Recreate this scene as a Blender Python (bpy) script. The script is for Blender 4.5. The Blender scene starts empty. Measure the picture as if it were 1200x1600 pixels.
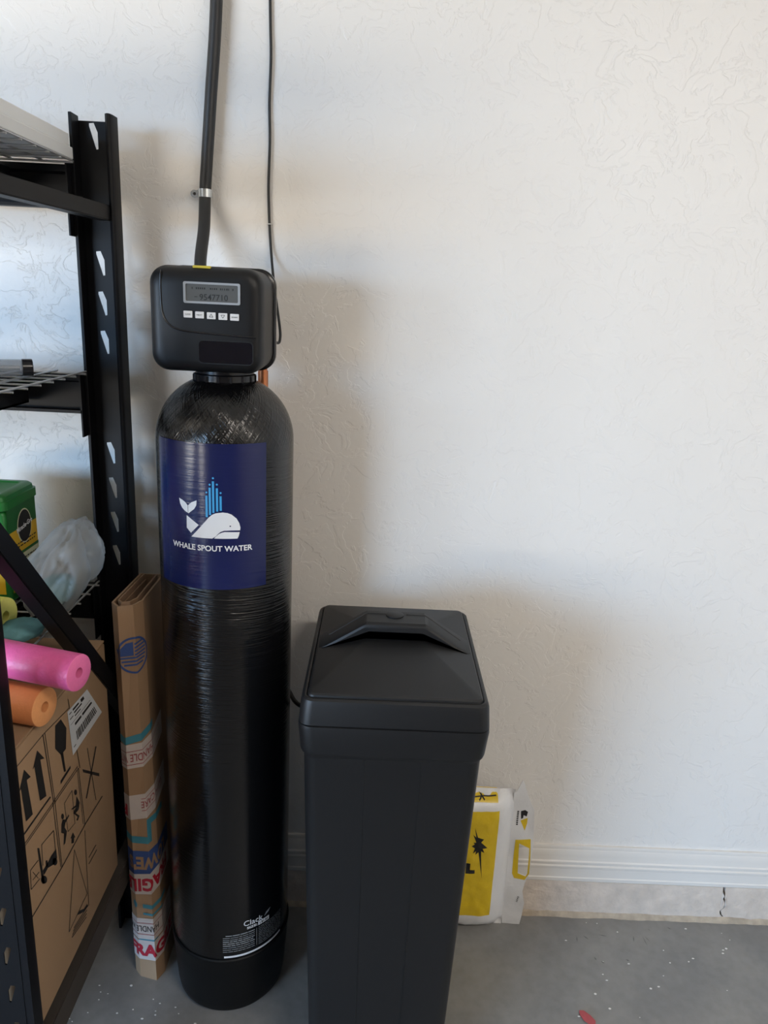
import bpy, bmesh, math, random
from mathutils import Vector, Matrix, noise
random.seed(7)
PI = math.pi
scene = bpy.context.scene
C = scene.collection

# ------------------------------------------------------------------ camera
def make_camera():
    f, pitch, yaw, roll = 1161.775, math.radians(15.9286), math.radians(0.6779), math.radians(2.7852)
    F = Vector((math.sin(yaw) * math.cos(pitch), math.cos(yaw) * math.cos(pitch), -math.sin(pitch)))
    R = Vector((math.cos(yaw), -math.sin(yaw), 0)); U = R.cross(F)
    R2 = math.cos(roll) * R + math.sin(roll) * U
    U2 = -math.sin(roll) * R + math.cos(roll) * U
    cd = bpy.data.cameras.new('camera'); co = bpy.data.objects.new('camera', cd); C.objects.link(co)
    cd.sensor_fit = 'VERTICAL'; cd.sensor_height = 24.0; cd.lens = f / 1600 * 24.0
    cd.clip_start = 0.01; cd.clip_end = 200
    m = Matrix((R2, U2, -F)).transposed().to_4x4(); m.translation = (0, -1.6227, 1.5433)
    co.matrix_world = m
    scene.camera = co
make_camera()

# ------------------------------------------------------------------ light
vs = scene.view_settings
vs.view_transform = 'Standard'; vs.look = 'None'; vs.gamma = 1.0; vs.use_curve_mapping = False
vs.exposure = 0.08
w = bpy.data.worlds.new('sky'); scene.world = w; w.use_nodes = True
bg = w.node_tree.nodes['Background']; bg.inputs[0].default_value = (0.62, 0.78, 1.0, 1); bg.inputs[1].default_value = 1.5

def area(name, loc, target, sx, sy, power, col):
    ld = bpy.data.lights.new(name, 'AREA'); ld.shape = 'RECTANGLE'; ld.size = sx; ld.size_y = sy
    ld.energy = power; ld.color = col
    o = bpy.data.objects.new(name, ld); C.objects.link(o); o.location = loc
    d = Vector(target) - Vector(loc)
    o.rotation_euler = d.to_track_quat('-Z', 'Y').to_euler()
    return o
# daylight outside the open garage door: the pale sky over the street and the sunlit driveway
area('daylight_sky', (-9.8, -11.0, 3.4), (-9.8, 0, 3.4), 13.0, 5.2, 4800, (0.40, 0.66, 1.0))
area('daylight_driveway', (-7.6, -7.5, 0.03), (-7.6, -7.5, 5), 11.0, 5.6, 3000, (1.0, 0.88, 0.71))
# added fill light to lift the shadows; its unseen housing is built below
area('ceiling_fill_light', (1.2, -2.3, 2.66), (1.2, -2.3, 0), 1.2, 0.25, 36, (1.0, 0.92, 0.82))

# ------------------------------------------------------------------ material helpers
def new_mat(name):
    m = bpy.data.materials.new(name); m.use_nodes = True
    return m, m.node_tree.nodes, m.node_tree.links, m.node_tree.nodes['Principled BSDF']
def mat(name, col, rough=0.5, metal=0.0, var=0.06, vscale=12.0, bump=0.0, bscale=60.0, spec=0.5, stretch=(1, 1, 1), coord='Object', dist=0.002, coat=0.0):
    m, N, L, b = new_mat(name)
    b.inputs['Roughness'].default_value = rough; b.inputs['Metallic'].default_value = metal
    b.inputs['Specular IOR Level'].default_value = spec
    b.inputs['Coat Weight'].default_value = coat
    tc = N.new('ShaderNodeTexCoord'); mp = N.new('ShaderNodeMapping'); mp.inputs['Scale'].default_value = stretch
    L.new(tc.outputs[coord], mp.inputs[0])
    n = N.new('ShaderNodeTexNoise'); n.inputs['Scale'].default_value = vscale; n.inputs['Detail'].default_value = 5
    L.new(mp.outputs[0], n.inputs['Vector'])
    r = N.new('ShaderNodeMix'); r.data_type = 'RGBA'
    r.inputs[6].default_value = tuple(c * (1 - var) for c in col) + (1,)
    r.inputs[7].default_value = tuple(min(1, c * (1 + var)) for c in col) + (1,)
    L.new(n.outputs['Fac'], r.inputs[0]); L.new(r.outputs[2], b.inputs['Base Color'])
    if bump:
        n2 = N.new('ShaderNodeTexNoise'); n2.inputs['Scale'].default_value = bscale; n2.inputs['Detail'].default_value = 4
        L.new(mp.outputs[0], n2.inputs['Vector'])
        bp = N.new('ShaderNodeBump'); bp.inputs['Strength'].default_value = bump; bp.inputs['Distance'].default_value = dist
        L.new(n2.outputs['Fac'], bp.inputs['Height']); L.new(bp.outputs[0], b.inputs['Normal'])
    return m

def wall_mat(name, col, strength):
    m, N, L, b = new_mat(name)
    b.inputs['Base Color'].default_value = col + (1,); b.inputs['Roughness'].default_value = 0.42
    tc = N.new('ShaderNodeTexCoord')
    n0 = N.new('ShaderNodeTexNoise'); n0.inputs['Scale'].default_value = 7; n0.inputs['Detail'].default_value = 3
    mix = N.new('ShaderNodeVectorMath'); mix.operation = 'MULTIPLY_ADD'; mix.inputs[1].default_value = (.16, .16, .16)
    L.new(tc.outputs['Object'], n0.inputs['Vector']); L.new(n0.outputs['Color'], mix.inputs[0]); L.new(tc.outputs['Object'], mix.inputs[2])
    n1 = N.new('ShaderNodeTexNoise'); n1.inputs['Scale'].default_value = 17; n1.inputs['Detail'].default_value = 6; n1.inputs['Roughness'].default_value = .62; n1.inputs['Distortion'].default_value = .5
    L.new(mix.outputs[0], n1.inputs['Vector'])
    cr = N.new('ShaderNodeValToRGB'); cr.color_ramp.elements[0].position = .46; cr.color_ramp.elements[1].position = .50
    e = cr.color_ramp.elements.new(.60); e.color = (.8, .8, .8, 1); e = cr.color_ramp.elements.new(.62); e.color = (1, 1, 1, 1)
    cr.color_ramp.elements[1].color = (.8, .8, .8, 1)
    L.new(n1.outputs['Fac'], cr.inputs[0])
    n2 = N.new('ShaderNodeTexNoise'); n2.inputs['Scale'].default_value = 70; n2.inputs['Detail'].default_value = 5
    L.new(tc.outputs['Object'], n2.inputs['Vector'])
    ad = N.new('ShaderNodeMath'); ad.operation = 'MULTIPLY_ADD'; ad.inputs[1].default_value = .35
    L.new(n2.outputs['Fac'], ad.inputs[0]); L.new(cr.outputs[0], ad.inputs[2])
    bp = N.new('ShaderNodeBump'); bp.inputs['Strength'].default_value = strength; bp.inputs['Distance'].default_value = .0022
    L.new(ad.outputs[0], bp.inputs['Height']); L.new(bp.outputs[0], b.inputs['Normal'])
    return m

def floor_mat():
    m, N, L, b = new_mat('grey_floor_paint')
    tc = N.new('ShaderNodeTexCoord')
    n1 = N.new('ShaderNodeTexNoise'); n1.inputs['Scale'].default_value = 4.5; n1.inputs['Detail'].default_value = 8; n1.inputs['Roughness'].default_value = .65
    n2 = N.new('ShaderNodeTexNoise'); n2.inputs['Scale'].default_value = 45; n2.inputs['Detail'].default_value = 6
    L.new(tc.outputs['Object'], n1.inputs['Vector']); L.new(tc.outputs['Object'], n2.inputs['Vector'])
    r = N.new('ShaderNodeValToRGB')
    r.color_ramp.elements[0].position = .40; r.color_ramp.elements[0].color = (.195, .194, .192, 1)
    r.color_ramp.elements[1].position = .68; r.color_ramp.elements[1].color = (.262, .256, .245, 1)
    L.new(n1.outputs['Fac'], r.inputs[0])
    mx = N.new('ShaderNodeMix'); mx.data_type = 'RGBA'; mx.blend_type = 'MULTIPLY'; mx.inputs[0].default_value = .35
    r2 = N.new('ShaderNodeValToRGB'); r2.color_ramp.elements[0].position = .3; r2.color_ramp.elements[0].color = (.75, .74, .72, 1)
    r2.color_ramp.elements[1].position = .6
    L.new(n2.outputs['Fac'], r2.inputs[0]); L.new(r.outputs[0], mx.inputs[6]); L.new(r2.outputs[0], mx.inputs[7])
    L.new(mx.outputs[2], b.inputs['Base Color'])
    mr = N.new('ShaderNodeMapRange'); mr.inputs[3].default_value = .3; mr.inputs[4].default_value = .55
    L.new(n1.outputs['Fac'], mr.inputs[0]); L.new(mr.outputs[0], b.inputs['Roughness'])
    bp = N.new('ShaderNodeBump'); bp.inputs['Strength'].default_value = .12; bp.inputs['Distance'].default_value = .002
    L.new(n2.outputs['Fac'], bp.inputs['Height']); L.new(bp.outputs[0], b.inputs['Normal'])
    return m

def wound_mat():
    """black resin over glass fibre: fine hoop windings on the wall, crossed helical ones on the dome (UV: u = arc, v = height)"""
    m, N, L, b = new_mat('black_wound_fibre')
    b.inputs['Base Color'].default_value = (.004, .004, .0045, 1); b.inputs['Roughness'].default_value = .17
    b.inputs['Specular IOR Level'].default_value = .5
    tc = N.new('ShaderNodeTexCoord')
    def lines(rot, sc, detail):
        m0 = N.new('ShaderNodeMapping'); m0.inputs['Rotation'].default_value = (0, 0, rot); L.new(tc.outputs['UV'], m0.inputs[0])
        mp = N.new('ShaderNodeMapping'); mp.inputs['Scale'].default_value = sc; L.new(m0.outputs[0], mp.inputs[0])
        n = N.new('ShaderNodeTexNoise'); n.inputs['Scale'].default_value = 1.0; n.inputs['Detail'].default_value = detail; n.noise_dimensions = '2D'
        L.new(mp.outputs[0], n.inputs['Vector']); return n.outputs['Fac']
    hoop = lines(math.radians(3), (6, 330, 1), 3)
    helA = lines(math.radians(52), (7, 260, 1), 2)
    helB = lines(math.radians(-52), (7, 260, 1), 2)
    hel = N.new('ShaderNodeMath'); hel.operation = 'MAXIMUM'; L.new(helA, hel.inputs[0]); L.new(helB, hel.inputs[1])
    sep = N.new('ShaderNodeSeparateXYZ'); L.new(tc.outputs['UV'], sep.inputs[0])
    mr = N.new('ShaderNodeMapRange'); mr.inputs[1].default_value = 1.26; mr.inputs[2].default_value = 1.30; L.new(sep.outputs[1], mr.inputs[0])
    mx = N.new('ShaderNodeMix'); L.new(mr.outputs[0], mx.inputs[0]); L.new(hoop, mx.inputs[2]); L.new(hel.outputs[0], mx.inputs[3])
    # windings are proud near the top and filled smooth with resin further down
    big = N.new('ShaderNodeTexNoise'); big.inputs['Scale'].default_value = 5; L.new(tc.outputs['UV'], big.inputs['Vector'])
    am = N.new('ShaderNodeMapRange'); am.inputs[1].default_value = .45; am.inputs[2].default_value = 1.05; am.inputs[3].default_value = .35; am.inputs[4].default_value = 1.6
    L.new(sep.outputs[1], am.inputs[0])
    mu = N.new('ShaderNodeMath'); mu.operation = 'MULTIPLY'; mu.use_clamp = True; L.new(am.outputs[0], mu.inputs[0]); L.new(big.outputs['Fac'], mu.inputs[1])
    bp = N.new('ShaderNodeBump'); bp.inputs['Distance'].default_value = .0022
    L.new(mu.outputs[0], bp.inputs['Strength']); L.new(mx.outputs[0], bp.inputs['Height']); L.new(bp.outputs[0], b.inputs['Normal'])
    return m

def film_mat(name, col, alpha):
    m, N, L, b = new_mat(name)
    out = N['Material Output']
    tr = N.new('ShaderNodeBsdfTransparent'); tl = N.new('ShaderNodeBsdfTranslucent'); tl.inputs[0].default_value = col + (1,)
    b.inputs['Base Color'].default_value = col + (1,); b.inputs['Roughness'].default_value = .3
    n = N.new('ShaderNodeTexNoise'); n.inputs['Scale'].default_value = 28; n.inputs['Detail'].default_value = 6
    tc = N.new('ShaderNodeTexCoord'); L.new(tc.outputs['Object'], n.inputs['Vector'])
    bp = N.new('ShaderNodeBump'); bp.inputs['Strength'].default_value = .5; bp.inputs['Distance'].default_value = .004
    L.new(n.outputs['Fac'], bp.inputs['Height']); L.new(bp.outputs[0], b.inputs['Normal'])
    m1 = N.new('ShaderNodeMixShader'); m1.inputs[0].default_value = .4; L.new(b.outputs[0], m1.inputs[1]); L.new(tl.outputs[0], m1.inputs[2])
    m2 = N.new('ShaderNodeMixShader'); m2.inputs[0].default_value = alpha; L.new(tr.outputs[0], m2.inputs[1]); L.new(m1.outputs[0], m2.inputs[2])
    L.new(m2.outputs[0], out.inputs[0])
    return m

M = {}
M['wall'] = wall_mat('warm_white_textured_wall', (.80, .772, .735), .40)
M['wall_plain'] = mat('plain_white_wall', (.80, .77, .73), .5, var=.03)
M['wall_front'] = mat('darkened_front_wall', (.20, .17, .14), .6, var=.1)  # unseen wall, dark brown added to cut the light on the bin front
M['ceiling'] = mat('white_ceiling', (.82, .80, .77), .6, var=.03)
M['floor'] = floor_mat()
M['drive'] = mat('pale_driveway_concrete', (.5, .46, .41), .8, var=.1)
M['base'] = mat('baseboard_white_paint', (.72, .69, .65), .55, var=.03, bump=.06, bscale=30)
M['stem'] = mat('painted_stem_wall', (.62, .54, .47), .75, var=.28, vscale=26, bump=.9, bscale=38, dist=.006)
M['caulk'] = mat('dirty_caulk', (.40, .33, .25), .8, var=.6, vscale=34, bump=.6, bscale=80, dist=.004)
M['fibre'] = wound_mat()
M['boot'] = mat('black_rubber_boot', (.0025, .0025, .0027), .5, var=.1, bump=.1, bscale=200, spec=.25)
M['head'] = mat('black_control_plastic', (.0050, .0053, .0063), .42, var=.06, bump=.08, bscale=900, dist=.0005, spec=.33)
M['head_dark'] = mat('gloss_black_plastic', (.006, .006, .008), .22, var=.05)
M['window'] = mat('smoked_window_plastic', (.004, .004, .008), .08, var=.05)
M['silver'] = mat('silver_bezel', (.36, .37, .38), .42, metal=.5, var=.05)
M['lcd'] = mat('grey_lcd', (.105, .11, .11), .25, var=.05)
M['lcd_ink'] = mat('lcd_ink', (.008, .009, .009), .4, var=.05)
M['button'] = mat('white_button', (.72, .72, .72), .45, var=.03)
M['ink'] = mat('black_print_ink', (.012, .011, .011), .6, var=.1)
M['navy'] = mat('navy_glossy_label', (.008, .013, .075), .22, var=.08, bump=.35, bscale=1, stretch=(10, 10, 190), dist=.0012)
M['white_ink'] = mat('white_print', (.80, .81, .83), .4, var=.02)
M['cyan_ink'] = mat('cyan_print', (.05, .36, .72), .4, var=.04)
M['grey_ink'] = mat('grey_fine_print', (.30, .31, .32), .5, var=.1)
M['yellow_sticker'] = mat('yellow_sticker', (.62, .5, .05), .5, var=.2, vscale=80)
M['bin'] = mat('charcoal_moulded_plastic', (.0056, .0058, .0066), .46, var=.08, bump=.12, bscale=700, dist=.0006, spec=.42)
M['rack'] = mat('black_powder_coat', (.0045, .0048, .0062), .46, var=.1, bump=.05, bscale=500, dist=.0005, spec=.2)
M['rack_brown'] = mat('dusty_bottom_brace', (.045, .037, .031), .6, var=.2)
M['wire'] = mat('zinc_wire', (.52, .52, .52), .35, metal=.7, var=.06)
M['panel'] = mat('light_grey_panel', (.70, .71, .71), .55, var=.03)
M['panel2'] = mat('pale_grey_panel', (.76, .77, .77), .55, var=.03)
M['hose'] = mat('black_poly_hose', (.012, .013, .015), .42, var=.12, vscale=30)
M['cable'] = mat('black_cable_jacket', (.012, .012, .013), .5, var=.1)
M['zinc'] = mat('bright_zinc_clamp', (.66, .70, .73), .25, metal=.9, var=.1, vscale=60)
M['hole'] = mat('screw_head_dark', (.02, .02, .02), .5, var=.1)
M['clip'] = mat('white_staple', (.75, .73, .70), .4, var=.05)
M['copper'] = mat('copper_pipe', (.58, .22, .10), .35, metal=.85, var=.15, vscale=40)
M['card'] = mat('brown_cardboard', (.30, .185, .105), .75, var=.09, vscale=8, bump=.15, bscale=1, stretch=(300, 300, 6), dist=.0006)
M['card_in'] = mat('cardboard_edge', (.24, .14, .078), .85, var=.12, vscale=60)
M['card2'] = mat('box_cardboard', (.31, .195, .11), .75, var=.07, vscale=6, bump=.1, bscale=90)
M['tape'] = mat('white_fragile_tape', (.50, .44, .41), .45, var=.08, vscale=60, bump=.25, bscale=120)
M['red_ink'] = mat('red_print', (.38, .012, .03), .5, var=.1)
M['thinred_ink'] = mat('dull_red_print', (.28, .05, .055), .5, var=.2)
M['teal_ink'] = mat('teal_print', (.045, .21, .28), .6, var=.15)
M['blue_ink'] = mat('blue_print', (.03, .065, .21), .6, var=.12)
M['paper'] = mat('white_paper_label', (.52, .53, .54), .6, var=.06)
M['pink'] = mat('pink_foam', (.74, .12, .34), .36, var=.10, vscale=140, bump=.5, bscale=220, dist=.0016)
M['pink_cut'] = mat('pink_foam_cut', (.78, .16, .38), .8, var=.08, vscale=200)
M['orange'] = mat('orange_foam', (.70, .24, .085), .6, var=.08, vscale=140, bump=.3, bscale=260, dist=.0012)
M['orange_cut'] = mat('orange_foam_cut', (.74, .32, .12), .8, var=.08, vscale=200)
M['yellow'] = mat('yellow_foam', (.72, .69, .13), .6, var=.07, vscale=140, bump=.3, bscale=260)
M['yellow_cut'] = mat('yellow_foam_cut', (.78, .76, .2), .8, var=.07, vscale=200)
M['green'] = mat('green_tub_plastic', (.015, .15, .028), .35, var=.06)
M['green_label'] = mat('green_tub_label', (.010, .105, .022), .35, var=.06)
M['gold_label'] = mat('gold_label', (.62, .37, .02), .4, var=.05)
M['cream_label'] = mat('cream_label', (.60, .60, .40), .5, var=.05)
M['film'] = film_mat('clear_plastic_film', (.50, .51, .51), .40)
M['tealcloth'] = mat('teal_patterned_fabric', (.10, .25, .27), .8, var=.3, vscale=50, bump=.3)
M['tan'] = mat('tan_paper', (.40, .31, .22), .8, var=.1)
M['clear'] = film_mat('smoky_clear_tube', (.40, .41, .42), .28)
M['bag'] = mat('white_salt_bag_film', (.74, .74, .75), .35, var=.03, bump=.35, bscale=35, dist=.004)
M['bag_yellow'] = mat('yellow_bag_print', (.72, .50, .015), .35, var=.07, vscale=30, bump=.4, bscale=40, dist=.004)
M['leaf'] = mat('red_petal', (.40, .07, .08), .55, var=.2, vscale=90)
M['fleck'] = mat('white_paint_fleck', (.72, .70, .67), .6, var=.08)
M['scuff'] = mat('dark_scuff', (.13, .13, .13), .6, var=.2)
M['lamp'] = mat('fill_lamp_housing', (.8, .8, .8), .5, var=.02)

# ------------------------------------------------------------------ mesh helpers
def finish(o, smooth=None):
    if smooth is not None:
        me = o.data
        me.polygons.foreach_set('use_smooth', [True] * len(me.polygons))
        me.set_sharp_from_angle(angle=math.radians(smooth))
def obj(name, bm, m, parent=None, smooth=None, label=None, kind=None):
    me = bpy.data.meshes.new(name)
    bmesh.ops.recalc_face_normals(bm, faces=bm.faces) if not getattr(bm, 'decal', False) else None
    bm.to_mesh(me); bm.free()
    me.materials.append(M[m] if isinstance(m, str) else m)
    return link(name, me, parent, smooth, label, kind)
def link(name, me, parent=None, smooth=None, label=None, kind=None):
    o = bpy.data.objects.new(name, me); C.objects.link(o)
    if parent is not None:
        o.parent = parent
        o.matrix_parent_inverse = Matrix.Translation(-Vector(parent.get('_at', (0, 0, 0))))
    if label: o['label'] = label
    if kind: o['kind'] = kind
    finish(o, smooth)
    return o
def tag(o, label, cat, group=None):
    o['label'] = label; o['category'] = cat
    if group: o['group'] = group
    return o
ROOTS = []
def thing(name, label, cat, at=(0, 0, 0), group=None):
    o = bpy.data.objects.new(name, None); C.objects.link(o); o.location = at; o['_at'] = at
    o.empty_display_size = .05
    ROOTS.append(o)
    return tag(o, label, cat, group)
def struct(name, bm, m, label, parent=None, smooth=None):
    o = obj(name, bm, m, parent, smooth, label)
    if parent is None: o['kind'] = 'structure'
    return o

def box(bm, x0, x1, y0, y1, z0, z1, bev=0, seg=2):
    r = bmesh.ops.create_cube(bm, size=1.0)['verts']
    for v in r:
        v.co = Vector(((x0 + x1) / 2 + v.co.x * (x1 - x0), (y0 + y1) / 2 + v.co.y * (y1 - y0), (z0 + z1) / 2 + v.co.z * (z1 - z0)))
    if bev:
        ed = list({e for v in r for e in v.link_edges})
        bmesh.ops.bevel(bm, geom=ed, offset=bev, segments=seg, affect='EDGES', profile=.5)
    return bm
def bbox(*a, **k): return box(bmesh.new(), *a, **k)

def tube(bm, pts, r, n=12, cap=True, closed=False):
    pts = [Vector(p) for p in pts]
    rr = r if isinstance(r, (list, tuple)) else [r] * len(pts)
    rings = []; prev = None
    for i, p in enumerate(pts):
        a = pts[i - 1] if i > 0 else p; b = pts[i + 1] if i < len(pts) - 1 else p
        t = (b - a).normalized()
        if prev is None:
            up = Vector((0, 0, 1)) if abs(t.z) < .9 else Vector((0, 1, 0))
            u = t.cross(up).normalized()
        else:
            u = (prev - t * prev.dot(t)).normalized()
        prev = u; v = t.cross(u)
        rings.append([bm.verts.new(p + (u * math.cos(2 * PI * k / n) + v * math.sin(2 * PI * k / n)) * rr[i]) for k in range(n)])
    for i in range(len(rings) - 1):
        for k in range(n):
            bm.faces.new((rings[i][k], rings[i][(k + 1) % n], rings[i + 1][(k + 1) % n], rings[i + 1][k]))
    if cap:
        bm.faces.new(rings[0]); bm.faces.new(rings[-1][::-1])
    return bm
def spline(pts, n=8):
    """Catmull-Rom through pts"""
    P = [Vector(p) for p in pts]; P = [P[0] * 2 - P[1]] + P + [P[-1] * 2 - P[-2]]
    out = []
    for i in range(1, len(P) - 2):
        for k in range(n):
            t = k / n
            out.append(.5 * ((2 * P[i]) + (-P[i - 1] + P[i + 1]) * t + (2 * P[i - 1] - 5 * P[i] + 4 * P[i + 1] - P[i + 2]) * t * t + (-P[i - 1] + 3 * P[i] - 3 * P[i + 1] + P[i + 2]) * t ** 3))
    out.append(P[-2]); return out
def rrect(hx, hy, r, n=6, cx=0, cy=0):
    out = []
    for qx, qy, a0 in ((1, 1, 0), (-1, 1, 90), (-1, -1, 180), (1, -1, 270)):
        for k in range(n + 1):
            a = math.radians(a0 + 90 * k / n)
            out.append((cx + qx * (hx - r) + r * math.cos(a), cy + qy * (hy - r) + r * math.sin(a)))
    return out
def loft(bm, sections, cap0=True, cap1=True):
    """sections: lists of equal-length 3D point loops"""
    R = [[bm.verts.new(p) for p in s] for s in sections]
    n = len(R[0])
    for i in range(len(R) - 1):
        for k in range(n):
            bm.faces.new((R[i][k], R[i][(k + 1) % n], R[i + 1][(k + 1) % n], R[i + 1][k]))
    if cap0: bm.faces.new(R[0][::-1])
    if cap1: bm.faces.new(R[-1])
    return bm
def lathe(bm, prof, cx, cy, n=96, uv=None):
    """prof: (r, z) bottom to top; UV = (arc length, height)"""
    lay = bm.loops.layers.uv.new('UVMap') if uv else None
    rings = [[bm.verts.new((cx + r * math.sin(2 * PI * k / n), cy - r * math.cos(2 * PI * k / n), z)) for k in range(n)] for r, z in prof]
    # v runs along the profile so that the windings keep their pitch over the dome
    vv = [prof[0][1]]
    for i in range(1, len(prof)):
        vv.append(vv[-1] + math.hypot(prof[i][0] - prof[i - 1][0], prof[i][1] - prof[i - 1][1]))
    R0 = max(p[0] for p in prof)
    for i in range(len(prof) - 1):
        for k in range(n):
            f = bm.faces.new((rings[i][k], rings[i][(k + 1) % n], rings[i + 1][(k + 1) % n], rings[i + 1][k]))
            if lay:
                for l, (ii, kk) in zip(f.loops, ((i, k), (i, k + 1), (i + 1, k + 1), (i + 1, k))):
                    l[lay].uv = (2 * PI * kk / n * R0, vv[ii])
    bm.faces.new(rings[0][::-1]); bm.faces.new(rings[-1])
    return bm

# flat outlines -> meshes
def flat(polys):
    bm = bmesh.new()
    for p in polys:
        try: bm.faces.new([bm.verts.new((a, b, 0)) for a, b in p])
        except ValueError: pass
    bmesh.ops.triangulate(bm, faces=bm.faces)
    return bm
def _curve_bm(cu):
    o = bpy.data.objects.new('tmp', cu); C.objects.link(o)
    dg = bpy.context.evaluated_depsgraph_get(); dg.update()
    me = bpy.data.meshes.new_from_object(o.evaluated_get(dg))
    bm = bmesh.new(); bm.from_mesh(me)
    bpy.data.objects.remove(o); bpy.data.meshes.remove(me); bpy.data.curves.remove(cu)
    return bm
def text_bm(s, height, width=None, bold=0.0, align='CENTER'):
    cu = bpy.data.curves.new('t', 'FONT'); cu.body = s; cu.size = 1; cu.offset = bold; cu.resolution_u = 3; cu.fill_mode = 'FRONT'
    bm = _curve_bm(cu)
    bmesh.ops.remove_doubles(bm, verts=bm.verts, dist=1e-5)
    xs = [v.co.x for v in bm.verts]; ys = [v.co.y for v in bm.verts]
    x0, x1, y0, y1 = min(xs), max(xs), min(ys), max(ys)
    sy = height / (y1 - y0); sx = (width / (x1 - x0)) if width else sy
    for v in bm.verts:
        v.co = ((v.co.x - (x0 + x1) / 2) * sx, (v.co.y - (y0 + y1) / 2) * sy, 0)
    return bm
def holed(outer, holes, thick):
    """outline with holes extruded by thick; local x, y in the plane, z across"""
    cu = bpy.data.curves.new('t', 'CURVE'); cu.dimensions = '2D'; cu.fill_mode = 'BOTH'; cu.extrude = thick / 2
    for loop in [outer] + holes:
        sp = cu.splines.new('POLY'); sp.points.add(len(loop) - 1); sp.use_cyclic_u = True
        for pt, (a, b) in zip(sp.points, loop): pt.co = (a, b, 0, 1)
    bm = _curve_bm(cu)
    bmesh.ops.remove_doubles(bm, verts=bm.verts, dist=1e-6)
    return bm
def slice_bm(bm, axis, step):
    xs = [v.co[axis] for v in bm.verts]
    if not xs: return bm
    lo, hi = min(xs), max(xs); k = math.floor(lo / step) + 1
    no = Vector((1, 0, 0)) if axis == 0 else Vector((0, 1, 0))
    while k * step < hi:
        bmesh.ops.bisect_plane(bm, geom=bm.verts[:] + bm.edges[:] + bm.faces[:], plane_co=no * (k * step), plane_no=no, dist=1e-7)
        k += 1
    return bm
def mapped(name, bm, fn, m, parent, su=None, sv=None, smooth=None, label=None):
    """lay a flat mesh (u, v) onto a surface fn(u, v, w) -> point"""
    if su: slice_bm(bm, 0, su)
    if sv: slice_bm(bm, 1, sv)
    for v in bm.verts: v.co = Vector(fn(v.co.x, v.co.y, v.co.z))
    return obj(name, bm, m, parent, smooth, label)
def join(*bms):
    out = bmesh.new()
    for b in bms:
        me = bpy.data.meshes.new('j'); b.to_mesh(me); b.free(); out.from_mesh(me); bpy.data.meshes.remove(me)
    return out
def move(bm, dx=0, dy=0, rot=0, sx=1, sy=1):
    c, s = math.cos(rot), math.sin(rot)
    for v in bm.verts:
        x, y = v.co.x * sx, v.co.y * sy
        v.co.x, v.co.y = x * c - y * s + dx, x * s + y * c + dy
    return bm
def circle(cx, cy, r, n=14, ry=None):
    return [(cx + r * math.cos(2 * PI * k / n), cy + (ry or r) * math.sin(2 * PI * k / n)) for k in range(n)]
def bar(a, b, w):
    a, b = Vector(a), Vector(b); d = (b - a).normalized(); n = Vector((-d.y, d.x)) * w / 2
    return [tuple(a + n), tuple(b + n), tuple(b - n), tuple(a - n)]
def rect(x0, x1, y0, y1): return [(x0, y0), (x1, y0), (x1, y1), (x0, y1)]

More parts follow.
